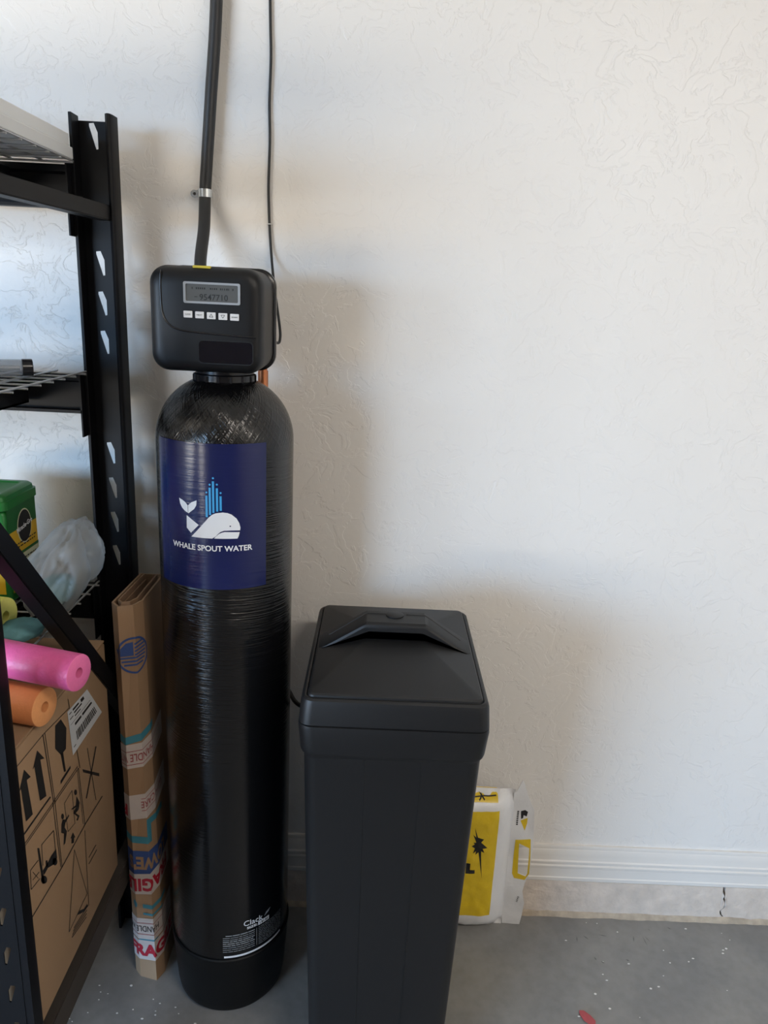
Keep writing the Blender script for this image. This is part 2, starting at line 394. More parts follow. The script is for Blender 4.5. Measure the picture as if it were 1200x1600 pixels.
BOX_ICONS = [[(-0.5717, 0.8157), (-0.5499, 0.7859), (-0.5641, 0.7932), (-0.5549, 0.7168), (-0.5776, 0.7246), (-0.5852, 0.7946), (-0.5911, 0.7934)], [(-0.6178, 0.8122), (-0.5997, 0.7862), (-0.6128, 0.7894), (-0.6045, 0.7194), (-0.6271, 0.7236), (-0.6324, 0.788), (-0.6384, 0.7866)], [(-0.6355, 0.7057), (-0.5396, 0.7029), (-0.5434, 0.7074), (-0.6387, 0.7098)], [(-0.6448, 0.6899), (-0.4274, 0.6849), (-0.4295, 0.6871), (-0.6463, 0.6918)], [(-0.6441, 0.6854), (-0.4246, 0.6795), (-0.4267, 0.6817), (-0.6455, 0.6872)], [(-0.6423, 0.8304), (-0.5462, 0.8285), (-0.5477, 0.8302), (-0.6436, 0.832)], [(-0.5463, 0.8285), (-0.4437, 0.8165), (-0.4454, 0.8184), (-0.5476, 0.8302)], [(-0.5494, 0.8308), (-0.5334, 0.6877), (-0.5306, 0.6858), (-0.5467, 0.8293)], [(-0.5422, 0.8292), (-0.5275, 0.6832), (-0.5252, 0.6817), (-0.54, 0.828)], [(-0.536, 0.6897), (-0.5278, 0.5487), (-0.5254, 0.5467), (-0.5337, 0.6882)], [(-0.5284, 0.6888), (-0.5231, 0.5445), (-0.5207, 0.5425), (-0.5262, 0.6872)], [(-0.4475, 0.8366), (-0.4202, 0.6767), (-0.4175, 0.6751), (-0.445, 0.8354)], [(-0.427, 0.6815), (-0.4178, 0.5512), (-0.415, 0.5491), (-0.4243, 0.6798)], [(-0.4325, 0.6819), (-0.4244, 0.5565), (-0.4223, 0.5549), (-0.4305, 0.6807)], [(-0.6377, 0.5463), (-0.5227, 0.5421), (-0.5251, 0.5451), (-0.6396, 0.5491)], [(-0.5227, 0.5421), (-0.4152, 0.5469), (-0.4181, 0.5501), (-0.5251, 0.5451)], [(-0.4153, 0.5469), (-0.3234, 0.5426), (-0.3266, 0.546), (-0.4181, 0.5501)], [(-0.5026, 0.8181), (-0.4801, 0.8166), (-0.4614, 0.7875), (-0.4698, 0.7509), (-0.49, 0.7515), (-0.5097, 0.7774)], [(-0.4919, 0.756), (-0.4814, 0.7506), (-0.4768, 0.7098), (-0.4844, 0.7136)], [(-0.5004, 0.707), (-0.4575, 0.7079), (-0.4577, 0.7024), (-0.5003, 0.6998)], [(-0.409, 0.6665), (-0.3332, 0.6038), (-0.3342, 0.5974), (-0.4065, 0.6578)], [(-0.3425, 0.6718), (-0.4034, 0.598), (-0.3986, 0.5939), (-0.3373, 0.6679)], [(-0.3825, 0.6944), (-0.359, 0.5604), (-0.356, 0.5584), (-0.3796, 0.6928)], [(-0.6008, 0.6514), (-0.5946, 0.6462), (-0.5874, 0.5689), (-0.5955, 0.575)], [(-0.5852, 0.6441), (-0.54, 0.6358), (-0.5416, 0.6379), (-0.5866, 0.6462)], [(-0.5419, 0.6377), (-0.5414, 0.596), (-0.5392, 0.5942), (-0.5397, 0.636)], [(-0.5869, 0.646), (-0.5892, 0.6063), (-0.5871, 0.6046), (-0.5849, 0.6443)], [(-0.6282, 0.631), (-0.6002, 0.6268), (-0.6017, 0.6288), (-0.6296, 0.6331)], [(-0.6299, 0.6329), (-0.6334, 0.5984), (-0.6314, 0.5967), (-0.628, 0.6312)], [(-0.6317, 0.5965), (-0.6008, 0.5905), (-0.6023, 0.5926), (-0.6331, 0.5986)], [(-0.6229, 0.6231), (-0.6074, 0.5965), (-0.6058, 0.5958), (-0.6213, 0.6225)], [(-0.6239, 0.6083), (-0.6013, 0.6039), (-0.6028, 0.606), (-0.6253, 0.6103)], [(-0.5897, 0.5971), (-0.5701, 0.5967), (-0.5559, 0.5985), (-0.5381, 0.5966), (-0.5369, 0.5771), (-0.5486, 0.5739), (-0.5719, 0.5862), (-0.5875, 0.5854)], [(-0.5777, 0.606), (-0.5716, 0.6023), (-0.5712, 0.5904), (-0.5781, 0.5933)], [(-0.5783, 0.5679), (-0.5804, 0.5655), (-0.5848, 0.5663), (-0.5902, 0.5702), (-0.5953, 0.576), (-0.5986, 0.5821), (-0.5993, 0.587), (-0.5973, 0.5893), (-0.593, 0.5886), (-0.5876, 0.5848), (-0.5825, 0.5791), (-0.5791, 0.5728)], [(-0.537, 0.5688), (-0.5389, 0.5663), (-0.5426, 0.5667), (-0.5474, 0.5698), (-0.5517, 0.5747), (-0.5545, 0.5801), (-0.5551, 0.5846), (-0.5533, 0.587), (-0.5496, 0.5867), (-0.5449, 0.5837), (-0.5405, 0.5788), (-0.5376, 0.5734)], [(-0.4394, 0.6382), (-0.4407, 0.636), (-0.4432, 0.6356), (-0.4463, 0.637), (-0.4491, 0.64), (-0.4509, 0.6436), (-0.4512, 0.6469), (-0.45, 0.6491), (-0.4475, 0.6495), (-0.4444, 0.6481), (-0.4416, 0.6452), (-0.4398, 0.6415)], [(-0.4426, 0.6325), (-0.4313, 0.61), (-0.4376, 0.5997), (-0.4508, 0.6016), (-0.4363, 0.5846), (-0.446, 0.5809), (-0.4504, 0.5862), (-0.4454, 0.5892), (-0.4612, 0.6097), (-0.4488, 0.613), (-0.4665, 0.6208), (-0.4675, 0.6239), (-0.4482, 0.617)], [(-0.4984, 0.6318), (-0.4996, 0.6297), (-0.502, 0.6293), (-0.5048, 0.6308), (-0.5073, 0.6336), (-0.509, 0.6371), (-0.5092, 0.6403), (-0.5081, 0.6424), (-0.5058, 0.6428), (-0.503, 0.6414), (-0.5004, 0.6385), (-0.4987, 0.635)], [(-0.5042, 0.63), (-0.4946, 0.6223), (-0.4793, 0.6212), (-0.4786, 0.6172), (-0.4957, 0.6155), (-0.4995, 0.6094), (-0.4922, 0.5955), (-0.5021, 0.5781), (-0.5088, 0.5796), (-0.5039, 0.6), (-0.5144, 0.6103), (-0.5104, 0.6255)], [(-0.4924, 0.654), (-0.4582, 0.656), (-0.4598, 0.6576), (-0.4939, 0.6556)], [(-0.46, 0.6575), (-0.4589, 0.5859), (-0.457, 0.5845), (-0.4581, 0.6561)], [(-0.494, 0.6554), (-0.4889, 0.5918), (-0.4871, 0.5904), (-0.4922, 0.6542)], [(-0.4873, 0.5902), (-0.4572, 0.5843), (-0.4587, 0.5861), (-0.4887, 0.592)], [(-0.4687, 0.5739), (-0.4612, 0.5572), (-0.4659, 0.5597), (-0.4682, 0.5503), (-0.4787, 0.5577), (-0.4764, 0.567), (-0.4808, 0.5706)], [(-0.4694, 0.5363), (-0.4301, 0.3999), (-0.428, 0.3983), (-0.4675, 0.535)], [(-0.43, 0.4002), (-0.5173, 0.3955), (-0.5157, 0.3934), (-0.4282, 0.398)], [(-0.4694, 0.5365), (-0.5174, 0.3954), (-0.5156, 0.3935), (-0.4675, 0.5348)], [(-0.4196, 0.5381), (-0.4271, 0.3684), (-0.425, 0.3664), (-0.4175, 0.5364)], [(-0.5062, 0.3706), (-0.4394, 0.3528), (-0.4415, 0.3558), (-0.5081, 0.3734)], [(-0.5026, 0.3744), (-0.4368, 0.3587), (-0.439, 0.3617), (-0.5045, 0.3772)], [(-0.4989, 0.3781), (-0.4341, 0.3647), (-0.4364, 0.3677), (-0.501, 0.381)], [(-0.4953, 0.3819), (-0.4315, 0.3707), (-0.4338, 0.3737), (-0.4974, 0.3848)], [(-0.4804, 0.3974), (-0.4656, 0.3941), (-0.4481, 0.381), (-0.4326, 0.3775), (-0.4283, 0.3687), (-0.4527, 0.3777), (-0.4703, 0.3893)], [(-0.4087, 0.4657), (-0.3712, 0.464), (-0.3737, 0.4669), (-0.4111, 0.4685)], [(-0.4108, 0.4524), (-0.369, 0.4506), (-0.3715, 0.4536), (-0.4132, 0.4553)]]
BOX_LABEL = [(-0.4535, 0.8149), (-0.3638, 0.8093), (-0.3011, 0.7232), (-0.4448, 0.7203)]
BOX_LABEL_TEXT = [[(-0.4481, 0.8071), (-0.4378, 0.8065), (-0.4374, 0.8047), (-0.4479, 0.8052)], [(-0.4325, 0.8081), (-0.4065, 0.8067), (-0.4047, 0.8022), (-0.4315, 0.8035)], [(-0.3976, 0.8071), (-0.3838, 0.8063), (-0.3793, 0.7983), (-0.3939, 0.799)], [(-0.4467, 0.7958), (-0.4317, 0.7952), (-0.4313, 0.7933), (-0.4465, 0.7939)], [(-0.4277, 0.7996), (-0.3935, 0.7981), (-0.3919, 0.7945), (-0.4269, 0.7959)], [(-0.4257, 0.7913), (-0.4001, 0.7904), (-0.399, 0.7877), (-0.4251, 0.7885)], [(-0.4453, 0.7835), (-0.3539, 0.7812), (-0.3533, 0.7803), (-0.4451, 0.7826)], [(-0.4278, 0.7766), (-0.3999, 0.7761), (-0.398, 0.7706), (-0.4266, 0.771)], [(-0.3944, 0.776), (-0.3498, 0.7751), (-0.3464, 0.7699), (-0.3922, 0.7705)], [(-0.4393, 0.7346), (-0.4298, 0.7347), (-0.4295, 0.7328), (-0.4391, 0.7327)], [(-0.4263, 0.758), (-0.4248, 0.758), (-0.4206, 0.7376), (-0.4222, 0.7376)], [(-0.4234, 0.758), (-0.4209, 0.758), (-0.4164, 0.7376), (-0.419, 0.7376)], [(-0.4185, 0.758), (-0.4148, 0.758), (-0.4097, 0.7377), (-0.4137, 0.7377)], [(-0.4134, 0.758), (-0.4097, 0.758), (-0.404, 0.7378), (-0.408, 0.7377)], [(-0.4082, 0.758), (-0.4058, 0.758), (-0.3997, 0.7378), (-0.4024, 0.7378)], [(-0.4033, 0.758), (-0.3997, 0.7579), (-0.393, 0.7379), (-0.3971, 0.7378)], [(-0.3982, 0.7579), (-0.3968, 0.7579), (-0.3898, 0.7379), (-0.3914, 0.7379)], [(-0.3943, 0.7579), (-0.3906, 0.7579), (-0.3831, 0.738), (-0.3871, 0.7379)], [(-0.3882, 0.7579), (-0.3858, 0.7579), (-0.3778, 0.738), (-0.3804, 0.738)], [(-0.3843, 0.7579), (-0.3828, 0.7579), (-0.3746, 0.7381), (-0.3762, 0.738)], [(-0.3814, 0.7579), (-0.3777, 0.7579), (-0.3689, 0.7381), (-0.3729, 0.7381)], [(-0.3753, 0.7578), (-0.3716, 0.7578), (-0.3622, 0.7382), (-0.3662, 0.7381)], [(-0.3701, 0.7578), (-0.3665, 0.7578), (-0.3566, 0.7382), (-0.3606, 0.7382)], [(-0.365, 0.7578), (-0.3635, 0.7578), (-0.3534, 0.7383), (-0.355, 0.7383)], [(-0.3621, 0.7578), (-0.3596, 0.7578), (-0.3491, 0.7383), (-0.3518, 0.7383)], [(-0.3582, 0.7578), (-0.3557, 0.7578), (-0.3448, 0.7384), (-0.3475, 0.7383)], [(-0.3533, 0.7578), (-0.3496, 0.7577), (-0.3381, 0.7384), (-0.3421, 0.7384)], [(-0.3472, 0.7577), (-0.3435, 0.7577), (-0.3314, 0.7385), (-0.3354, 0.7385)], [(-0.3411, 0.7577), (-0.3386, 0.7577), (-0.3261, 0.7386), (-0.3287, 0.7385)]]
FLAP = [(0.3699, 0.3989), (0.376, 0.4021), (0.3825, 0.4144), (0.3897, 0.4325), (0.3963, 0.418), (0.4103, 0.3799), (0.4268, 0.3444), (0.4305, 0.2957), (0.433, 0.2462), (0.4309, 0.2021), (0.4287, 0.1574), (0.422, 0.1313), (0.4183, 0.1085), (0.4264, 0.0729), (0.4249, 0.0332), (0.4213, -0.0003), (0.3947, -0.0067), (0.3759, -0.0093), (0.3739, 0.0572), (0.372, 0.1224), (0.3738, 0.2183), (0.373, 0.3114)]
FLAP_HOLE = [(0.3971, 0.2507), (0.4231, 0.2395), (0.4294, 0.1638), (0.4224, 0.1539), (0.4018, 0.1609)]
FLAP_RING = [(0.3869, 0.2611), (0.4252, 0.263), (0.4342, 0.1641), (0.4209, 0.1425), (0.3939, 0.1461), (0.3879, 0.1586)]
FLAP_TWO = [(0.3933, 0.3428), (0.4033, 0.3463), (0.4112, 0.3406), (0.4092, 0.3269), (0.401, 0.331), (0.4006, 0.3219), (0.3956, 0.3201)]
FLAP_ARROW = [(0.3947, 0.3155), (0.4122, 0.3224), (0.4124, 0.3071), (0.4079, 0.2869)]
BAG_STAR = [(0.2757, 0.325), (0.2849, 0.2969), (0.3006, 0.2916), (0.2938, 0.2822), (0.3103, 0.2677), (0.299, 0.2657), (0.3038, 0.2537), (0.2958, 0.2579), (0.2991, 0.218), (0.3037, 0.1778), (0.2896, 0.2545), (0.2824, 0.248), (0.2829, 0.2588), (0.2757, 0.2523), (0.2797, 0.2663), (0.2717, 0.2704), (0.2789, 0.2769), (0.2747, 0.2812), (0.2823, 0.2816), (0.2727, 0.3053), (0.2811, 0.2967)]
BAG_T = [(0.2693, 0.2026), (0.284, 0.2033), (0.2848, 0.1931), (0.2701, 0.1924)]
WHALE = [[(-0.0631, 1.1855), (-0.0559, 1.1828), (-0.0494, 1.1792), (-0.0448, 1.1741), (-0.0447, 1.16), (-0.0511, 1.1634), (-0.057, 1.1684), (-0.0612, 1.1755)], [(-0.0269, 1.1853), (-0.0276, 1.1762), (-0.0318, 1.1691), (-0.0438, 1.1593), (-0.044, 1.1743), (-0.037, 1.1808)], [(-0.0474, 1.1557), (-0.0237, 1.14), (-0.0394, 1.1235), (-0.0479, 1.1322)], [(-0.0388, 1.1165), (-0.0288, 1.1275), (-0.018, 1.1398), (-0.005, 1.1555), (0.0013, 1.161), (0.0075, 1.1638), (0.0196, 1.1655), (0.0281, 1.1644), (0.0353, 1.1612), (0.0438, 1.1538), (0.0487, 1.1449), (0.0507, 1.1364), (0.0501, 1.1312), (0.0338, 1.1316), (0.0216, 1.1313), (0.0155, 1.129), (0.0113, 1.1255), (0.0068, 1.1204), (0.0006, 1.1162), (-0.0185, 1.1162)], [(0.0038, 1.1164), (0.0081, 1.1212), (0.013, 1.1255), (0.0179, 1.1277), (0.0228, 1.129), (0.0494, 1.1279), (0.0478, 1.1209), (0.0453, 1.1158)]]
WHALE_EYE = (0.0327, 1.1397)
SPOUT = [((-0.0085, 1.1957), (-0.0092, 1.156), (-0.0084, 1.2015)), ((-0.0025, 1.2105), (-0.0034, 1.1602), (-0.0024, 1.216)), ((0.0035, 1.2223), (0.0026, 1.1644), (0.0036, 1.2278)), ((0.0101, 1.2099), (0.0095, 1.1672), (0.0102, 1.2165)), ((0.0164, 1.1954), (0.016, 1.1686), (0.0165, 1.2012))]

SCUFFS = [((0.5633, -0.0910), (0.5611, -0.1057)), ((0.5820, -0.0876), (0.5916, -0.0974)), ((0.6228, -0.0822), (0.6419, -0.0856)), ((0.7118, -0.0840), (0.7077, -0.0988)), ((0.7358, -0.0829), (0.7384, -0.1109)), ((0.7423, -0.0826), (0.7489, -0.0969)), ((0.7586, -0.0582), (0.7618, -0.0616)), ((0.8123, -0.0503), (0.8192, -0.0553)), ((0.6071, -0.1637), (0.6115, -0.1674)), ((0.6716, -0.1551), (0.6761, -0.1581)), ((0.5930, -0.1522), (0.5947, -0.1586))]


# ------------------------------------------------------------------ the garage
XL, XR, YF, ZC = -6.7, 2.0, -4.5, 2.75
struct('floor', bbox(XL, XR, YF, .15, -.08, 0), 'floor', 'grey painted concrete garage floor with light wear')
struct('wall_back', bbox(XL, XR, 0, .15, .098, ZC + .1), 'wall', 'warm white wall with skip trowel texture')
struct('wall_left', bbox(XL - .15, XL, YF - .15, .15, -.08, ZC + .1), 'wall_plain', 'white side wall of the garage')
struct('wall_right', bbox(XR, XR + .15, YF - .15, .15, -.08, ZC + .1), 'wall_plain', 'white right side wall of the garage')
struct('ceiling', bbox(XL, XR, YF, .15, ZC, ZC + .1), 'ceiling', 'white garage ceiling')
DX0, DX1, DZ = -6.2, -2.3, 2.13       # open garage door
fw = bmesh.new()
box(fw, XL, DX0, YF - .15, YF, -.08, ZC + .1); box(fw, DX1, XR, YF - .15, YF, -.08, ZC + .1); box(fw, DX0, DX1, YF - .15, YF, DZ, ZC + .1)
struct('wall_front', fw, 'wall_front', 'garage wall with the open door')
struct('driveway', bbox(-20, 4, -14, YF - .15, -.1, -.02), 'drive', 'pale concrete driveway outside the open garage door')

# baseboard profile swept along the wall: top bead, cove, double groove, flat, bevelled foot
prof = [(0, .206), (-.006, .206), (-.0075, .203), (-.0075, .196), (-.0095, .193), (-.0105, .178), (-.0125, .166), (-.0155, .163), (-.0155, .158), (-.0135, .1555), (-.0135, .153),
        (-.017, .1505), (-.017, .1455), (-.0155, .143), (-.0165, .118), (-.0185, .1155), (-.0185, .107), (-.0165, .104), (0, .104)]
bm = bmesh.new(); loft(bm, [[(x, y, z) for y, z in prof] for x in (XL, XR)])
struct('baseboard_back', bm, 'base', 'white moulded baseboard with a double groove', smooth=30)

# painted concrete stem wall below the baseboard, cracked right through: two pieces with a jagged joint
random.seed(11)
zig = [(.955, .104), (.9565, .090), (.9605, .081), (.9585, .072), (.9640, .062), (.9660, .052), (.9630, .043), (.9560, .033), (.9585, .022), (.967, .014), (.970, .010)]
def stem(pts, name, label):
    bm = bmesh.new()
    f = [bm.verts.new((x, -.0215 if z < .09 else -.018, z)) for x, z in pts]; b = [bm.verts.new((x, .1, z)) for x, z in pts]
    n = len(pts)
    bm.faces.new(f); bm.faces.new(b[::-1])
    for i in range(n): bm.faces.new((f[i], b[i], b[(i + 1) % n], f[(i + 1) % n]))
    bmesh.ops.triangulate(bm, faces=[q for q in bm.faces if len(q.verts) > 4])
    return struct(name, bm, 'stem', label)
struct('trim_4', bbox(XL, XR, .1, .15, -.05, .098), 'caulk', 'concrete backing added behind the crack to block light')  # backing added so outside light does not leak through the crack
gap = [.0062, .0070, .0074, .0050, .0042, .0052, .0040, .0034, .0042, .0030, .0024]
stem([(XL, .104)] + zig + [(.970, 0), (XL, 0)], 'trim_1', 'rough painted concrete stem wall under the baseboard, left of the crack')
stem([(x + g, z) for (x, z), g in zip(zig, gap)] + [(.9714, 0), (XR, 0), (XR, .104)], 'trim_2', 'rough painted concrete stem wall under the baseboard, right of the crack')
# lumpy caulk line where wall meets floor
bm = bmesh.new(); secs = []
x = -1.2
while x < 1.99:
    h = .011 + .004 * noise.noise((x * 9, 1, 0)) + .003 * noise.noise((x * 37, 5, 0)); d = .0265 + .003 * noise.noise((x * 13, 3, 2)) + .002 * noise.noise((x * 50, 8, 2))
    secs.append([(x, -.0205, 0), (x, -d - .003, 0), (x, -d, h * .6), (x, -.0205, h + .003)]); x += .012
loft(bm, secs)
struct('trim_3', bm, 'caulk', 'dirty tan caulk bead along the foot of the wall', smooth=40)

# unseen housing added to go with the fill light
t = thing('fill_lamp', 'white housing added for the unseen fill light behind the camera', 'lamp', (1.2, -2.3, 2.75))
obj('housing', bbox(.58, 1.82, -2.44, -2.16, 2.69, 2.75, bev=.01), 'lamp', t)

# ------------------------------------------------------------------ water softener tank
TX, TY, R = -.2916, -.2218, .1285
t = thing('water_softener', 'tall black water softener tank with navy label and control head', 'water softener', (TX, TY, 0))
prof = [(.1268, .14), (.1285, .15), (.1285, .7), (.1285, 1.275)]
for k in range(1, 15):
    a = math.radians(66) * k / 14
    prof.append((.1285 * math.cos(a) ** .92, 1.275 + .122 * math.sin(a)))
prof += [(.05, 1.388)]
bm = bmesh.new(); lathe(bm, prof, TX, TY, 128, uv=True)
obj('vessel', bm, 'fibre', t, 50)
bm = bmesh.new(); lathe(bm, [(.100, 0), (.112, .003), (.1185, .012), (.1215, .030), (.1285, .120), (.1305, .150), (.1318, .156), (.1318, .160), (.1295, .1625), (.1288, .1625)], TX, TY, 96)
obj('boot', bm, 'boot', t, 35)
bm = bmesh.new(); lathe(bm, [(.054, 1.380), (.0565, 1.383), (.0565, 1.397), (.053, 1.399), (.053, 1.412)], TX, TY, 64)
for k in range(16):
    a = 2 * PI * k / 16
    q = Vector((TX + .0565 * math.sin(a), TY - .0565 * math.cos(a), 0))
    box(bm, q.x - .002, q.x + .002, q.y - .002, q.y + .002, 1.384, 1.3965)
obj('neck_collar', bm, 'head_dark', t, 35)
def on_tank(off):
    rr = R + off
    return lambda s, z, w: (TX + (rr + w) * math.sin(s / .1295), TY - (rr + w) * math.cos(s / .1295), z)
lab = mapped('front_label', flat([rect(-.1215, .1018, 1.0175, 1.289)]), on_tank(.0006), 'navy', t, su=.004, smooth=60, label='navy blue glossy label with a white whale logo')
mapped('whale_logo', flat(WHALE), on_tank(.0011), 'white_ink', lab, su=.004, label='white whale outline print')
mapped('whale_eye', flat([circle(*WHALE_EYE, .0013)]), on_tank(.0014), 'navy', lab)
polys = []
for a, b, d in SPOUT:
    polys.append(rect(a[0] - .0019, a[0] + .0019, b[1], a[1])); polys.append(circle(d[0], d[1], .0018))
mapped('water_spout', flat(polys), on_tank(.0011), 'cyan_ink', lab, su=.004, label='light blue water spout bars')
mapped('lettering', move(text_bm('WHALE SPOUT WATER', .0108, .155, bold=.022), -.0045, 1.0972), on_tank(.0011), 'white_ink', lab, su=.004, label='white lettering WHALE SPOUT WATER')
# small print near the foot
pr = []
random.seed(5)
z = .2245
for row in range(9):
    s = .008 + (.006 if row == 0 else 0)
    while s < .075:
        wd = random.uniform(.006, .018); pr.append(rect(s, min(s + wd, .077), z, z + (.0022 if row in (0, 3, 4, 5) else .0014))); s += wd + .0015
    z -= .0052
z = .2265
for row in range(11):
    s = .086
    while s < .152:
        wd = random.uniform(.004, .012); pr.append(rect(s, min(s + wd, .154), z, z + .0011)); s += wd + .0013
    z -= .0045
pr.append(rect(.0812, .0821, .182, .228))
mapped('fine_print', flat(pr), on_tank(.0005), 'grey_ink', t, su=.004, label='rows of small grey print')['kind'] = 'stuff'
mapped('maker_lettering', move(text_bm('Clack', .0135, .044, bold=.005), .0745, .2500), on_tank(.0005), 'white_ink', t, su=.004, label='white lettering Clack')
mapped('size_lettering', move(text_bm('SIZE:', .0062, .024, bold=.03), .0715, .2368), on_tank(.0005), 'white_ink', t, su=.004)
mapped('size_box', flat([rect(.0855, .1135, .2325, .2425)]), on_tank(.0005), 'white_ink', t, su=.004)
mapped('print_stripe', flat([rect(.010, .152, .1675, .1725)]), on_tank(.0005), 'white_ink', t, su=.004, label='white stripe under the print')
mapped('maker_mark', flat([[(.100, .2475), (.112, .2535), (.118, .2610), (.106, .2565)]]), on_tank(.0005), 'grey_ink', t, su=.004)
mapped('size_digits', flat([rect(.0885 + k * .0048, .0885 + k * .0048 + (.0028 if k % 2 else .0016), .2345, .2405) for k in range(5)]), on_tank(.0009), 'ink', t, su=.004)['kind'] = 'stuff'

# control head
hx, hz, hcx, hcz = .0975, .0885, -.3045, 1.4945
def sec(y, inset, r): return [(hcx + a, y, hcz + b) for a, b in rrect(hx - inset, hz - inset, r, 8)]
bm = bmesh.new()
loft(bm, [sec(-.185, .001, .030), sec(-.29, .0, .030), sec(-.302, .0015, .029), sec(-.310, .005, .027), sec(-.315, .011, .024), sec(-.3175, .020, .02)])
head = obj('control_head', bm, 'head', t, 40, label='black plastic control head with display and buttons')
bm = bmesh.new(); loft(bm, [sec(-.170, -.0025, .032), sec(-.172, -.004, .032), sec(-.183, -.004, .032), sec(-.186, -.001, .032)])
obj('back_plate', bm, 'head_dark', head, 40)
bm = bmesh.new(); box(bm, -.355, -.228, -.172, -.105, 1.405, 1.545, bev=.012); 
tube(bm, [(-.335, -.13, 1.475), (-.335, -.075, 1.475)], .022, 20); tube(bm, [(-.244, -.13, 1.475), (-.244, -.075, 1.475)], .022, 20)
tube(bm, [(TX, TY, 1.40), (TX, TY, 1.412)], .052, 32)
obj('valve_body', bm, 'head_dark', head, 40)
def face(u, v, w): return (u, -.3176 - w, v)
# raised moulding that frames the upper right of the face
pts = spline([(-.3775, 1.574), (-.3785, 1.54), (-.377, 1.508), (-.369, 1.489), (-.352, 1.4785), (-.32, 1.4745), (-.27, 1.4720), (-.218, 1.4700)], 8)
bm = bmesh.new(); tube(bm, [(p.x, -.3172, p.y) for p in pts], [.0008] + [.0018] * (len(pts) - 2) + [.0008], 8)
obj('face_moulding', bm, 'head_dark', head, 60)
bm = holed(rrect(.0478, .0175, .003, 4, -.292, 1.5398), [rrect(.0440, .0140, .002, 4, -.292, 1.5398)], .003)
mapped('display_bezel', bm, lambda u, v, w: (u, -.3182 - w, v), 'silver', head, label='silver frame round the display')
mapped('display_screen', flat([rect(-.336, -.248, 1.5258, 1.5538)]), lambda u, v, w: (u, -.3180 - w, v), 'lcd', head, label='grey display screen')
bm = text_bm('9547710', .0100, .048, bold=.012); move(bm, -.289, 1.5330)
dash = []; random.seed(2)
for k in range(24):
    if random.random() < .8: dash.append(rect(-.3325 + k * .0034, -.3325 + k * .0034 + random.uniform(.0014, .0026), 1.5455, 1.5485))
dash.append(rect(-.3215, -.3165, 1.5325, 1.5335))
mapped('display_digits', join(bm, flat(dash)), lambda u, v, w: (u, -.3183, v), 'lcd_ink', head, label='dark digits 9547710')
proto = None
for k in range(5):
    cx = -.3328 + k * .0197
    if proto is None:
        bm = holed(rrect(.0073, .0055, .001, 3), [], .003)
        for v in bm.verts: v.co = (v.co.x, -v.co.z, v.co.y)
        proto = obj('button', bm, 'button', head); o = proto
    else:
        o = proto.copy(); C.objects.link(o)
    o.location = (cx, -.3184, 1.5040 - k * .0004)
for word, k in (('CLOCK', 0), ('NEXT', 1), ('REGEN', 4)):
    mapped('button_word', move(text_bm(word, .0022, .0095, bold=.01), -.3328 + k * .0197, 1.504 - k * .0004), lambda u, v, w: (u, -.3202, v), 'ink', head)
for k, sg in ((2, 1), (3, -1)):
    cx, cz = -.3328 + k * .0197, 1.504 - k * .0004
    tri = [(cx - .0032, cz - .0022 * sg), (cx + .0032, cz - .0022 * sg), (cx, cz + .0028 * sg)]
    mapped('button_arrow', flat([bar(tri[i], tri[(i + 1) % 3], .0007) for i in range(3)]), lambda u, v, w: (u, -.3202, v), 'ink', head)
bm = holed(rrect(.0475, .0200, .008, 6, -.2700, 1.4425), [rrect(.0460, .0185, .007, 6, -.2700, 1.4425)], .0012)
mapped('window_rim', bm, lambda u, v, w: (u, -.3178 - w, v), 'head', head)
mapped('smoked_window', flat([rrect(.0460, .0185, .007, 6, -.2700, 1.4425)]), lambda u, v, w: (u, -.3178, v), 'window', head, label='glossy dark viewing window')
bm = bmesh.new(); box(bm, -.326, -.296, -.309, -.299, 1.5795, 1.5838, bev=.001)
obj('sticker', bm, 'yellow_sticker', head, label='torn yellow sticker on the top edge')

# ------------------------------------------------------------------ brine bin
t = thing('brine_bin', 'square charcoal plastic brine bin with hipped handle lid', 'bin', (.048, -.31, 0))
BX, BY = .0485, -.310
def bsec(z, hx_, hy_, r): return [(BX + a, BY + b, z) for a, b in rrect(hx_, hy_, r, 6)]
bm = bmesh.new()
loft(bm, [bsec(0, .128, .168, .02), bsec(.004, .133, .173, .023), bsec(.05, .1345, .1745, .024), bsec(.776, .155, .196, .024), bsec(.782, .157, .198, .024), bsec(.786, .1595, .201, .025),
          bsec(.792, .1610, .2030, .026), bsec(.838, .1650, .2068, .026), bsec(.844, .1645, .2063, .026), bsec(.8455, .1615, .2035, .024)])
body = obj('body', bm, 'bin', t, 30)
for xx in (BX - .048, BX + .050):       # faint raised mould lines down the front
    bm = bmesh.new()
    tube(bm, [(xx, BY - .1955, .776), (xx + (BX - xx) * .13, BY - .1742, .05)], .0013, 6)
    obj('mould_rib', bm, 'bin', body)
bm = bmesh.new()
loft(bm, [bsec(.8465, .1605, .2025, .020), bsec(.847, .1640, .2055, .022), bsec(.884, .1610, .2030, .022), bsec(.8905, .1590, .2010, .021), bsec(.8935, .1555, .1975, .019),
          bsec(.8935, .1520, .1935, .014), bsec(.8910, .1510, .1925, .013), bsec(.8965, .1497, .1908, .012), bsec(.8990, .1470, .188, .010)], cap1=False)
# hipped top rising from the panel edge to a flat crown
R0 = bm.verts[-28:] if False else None
bm.verts.ensure_lookup_table(); ring = [v for v in bm.verts][-28:]
crown = [bm.verts.new((BX + .054 * (1 if a >= 0 else -1) + a * .015, BY + .006 + .034 * (1 if b >= 0 else -1) + b * .015, .9250)) for a, b in rrect(.147, .188, .010, 6)]
for k in range(28): bm.faces.new((ring[k], ring[(k + 1) % 28], crown[(k + 1) % 28], crown[k]))
bm.faces.new(crown)
lid = obj('lid', bm, 'bin', t, 24, label='charcoal hipped lid')
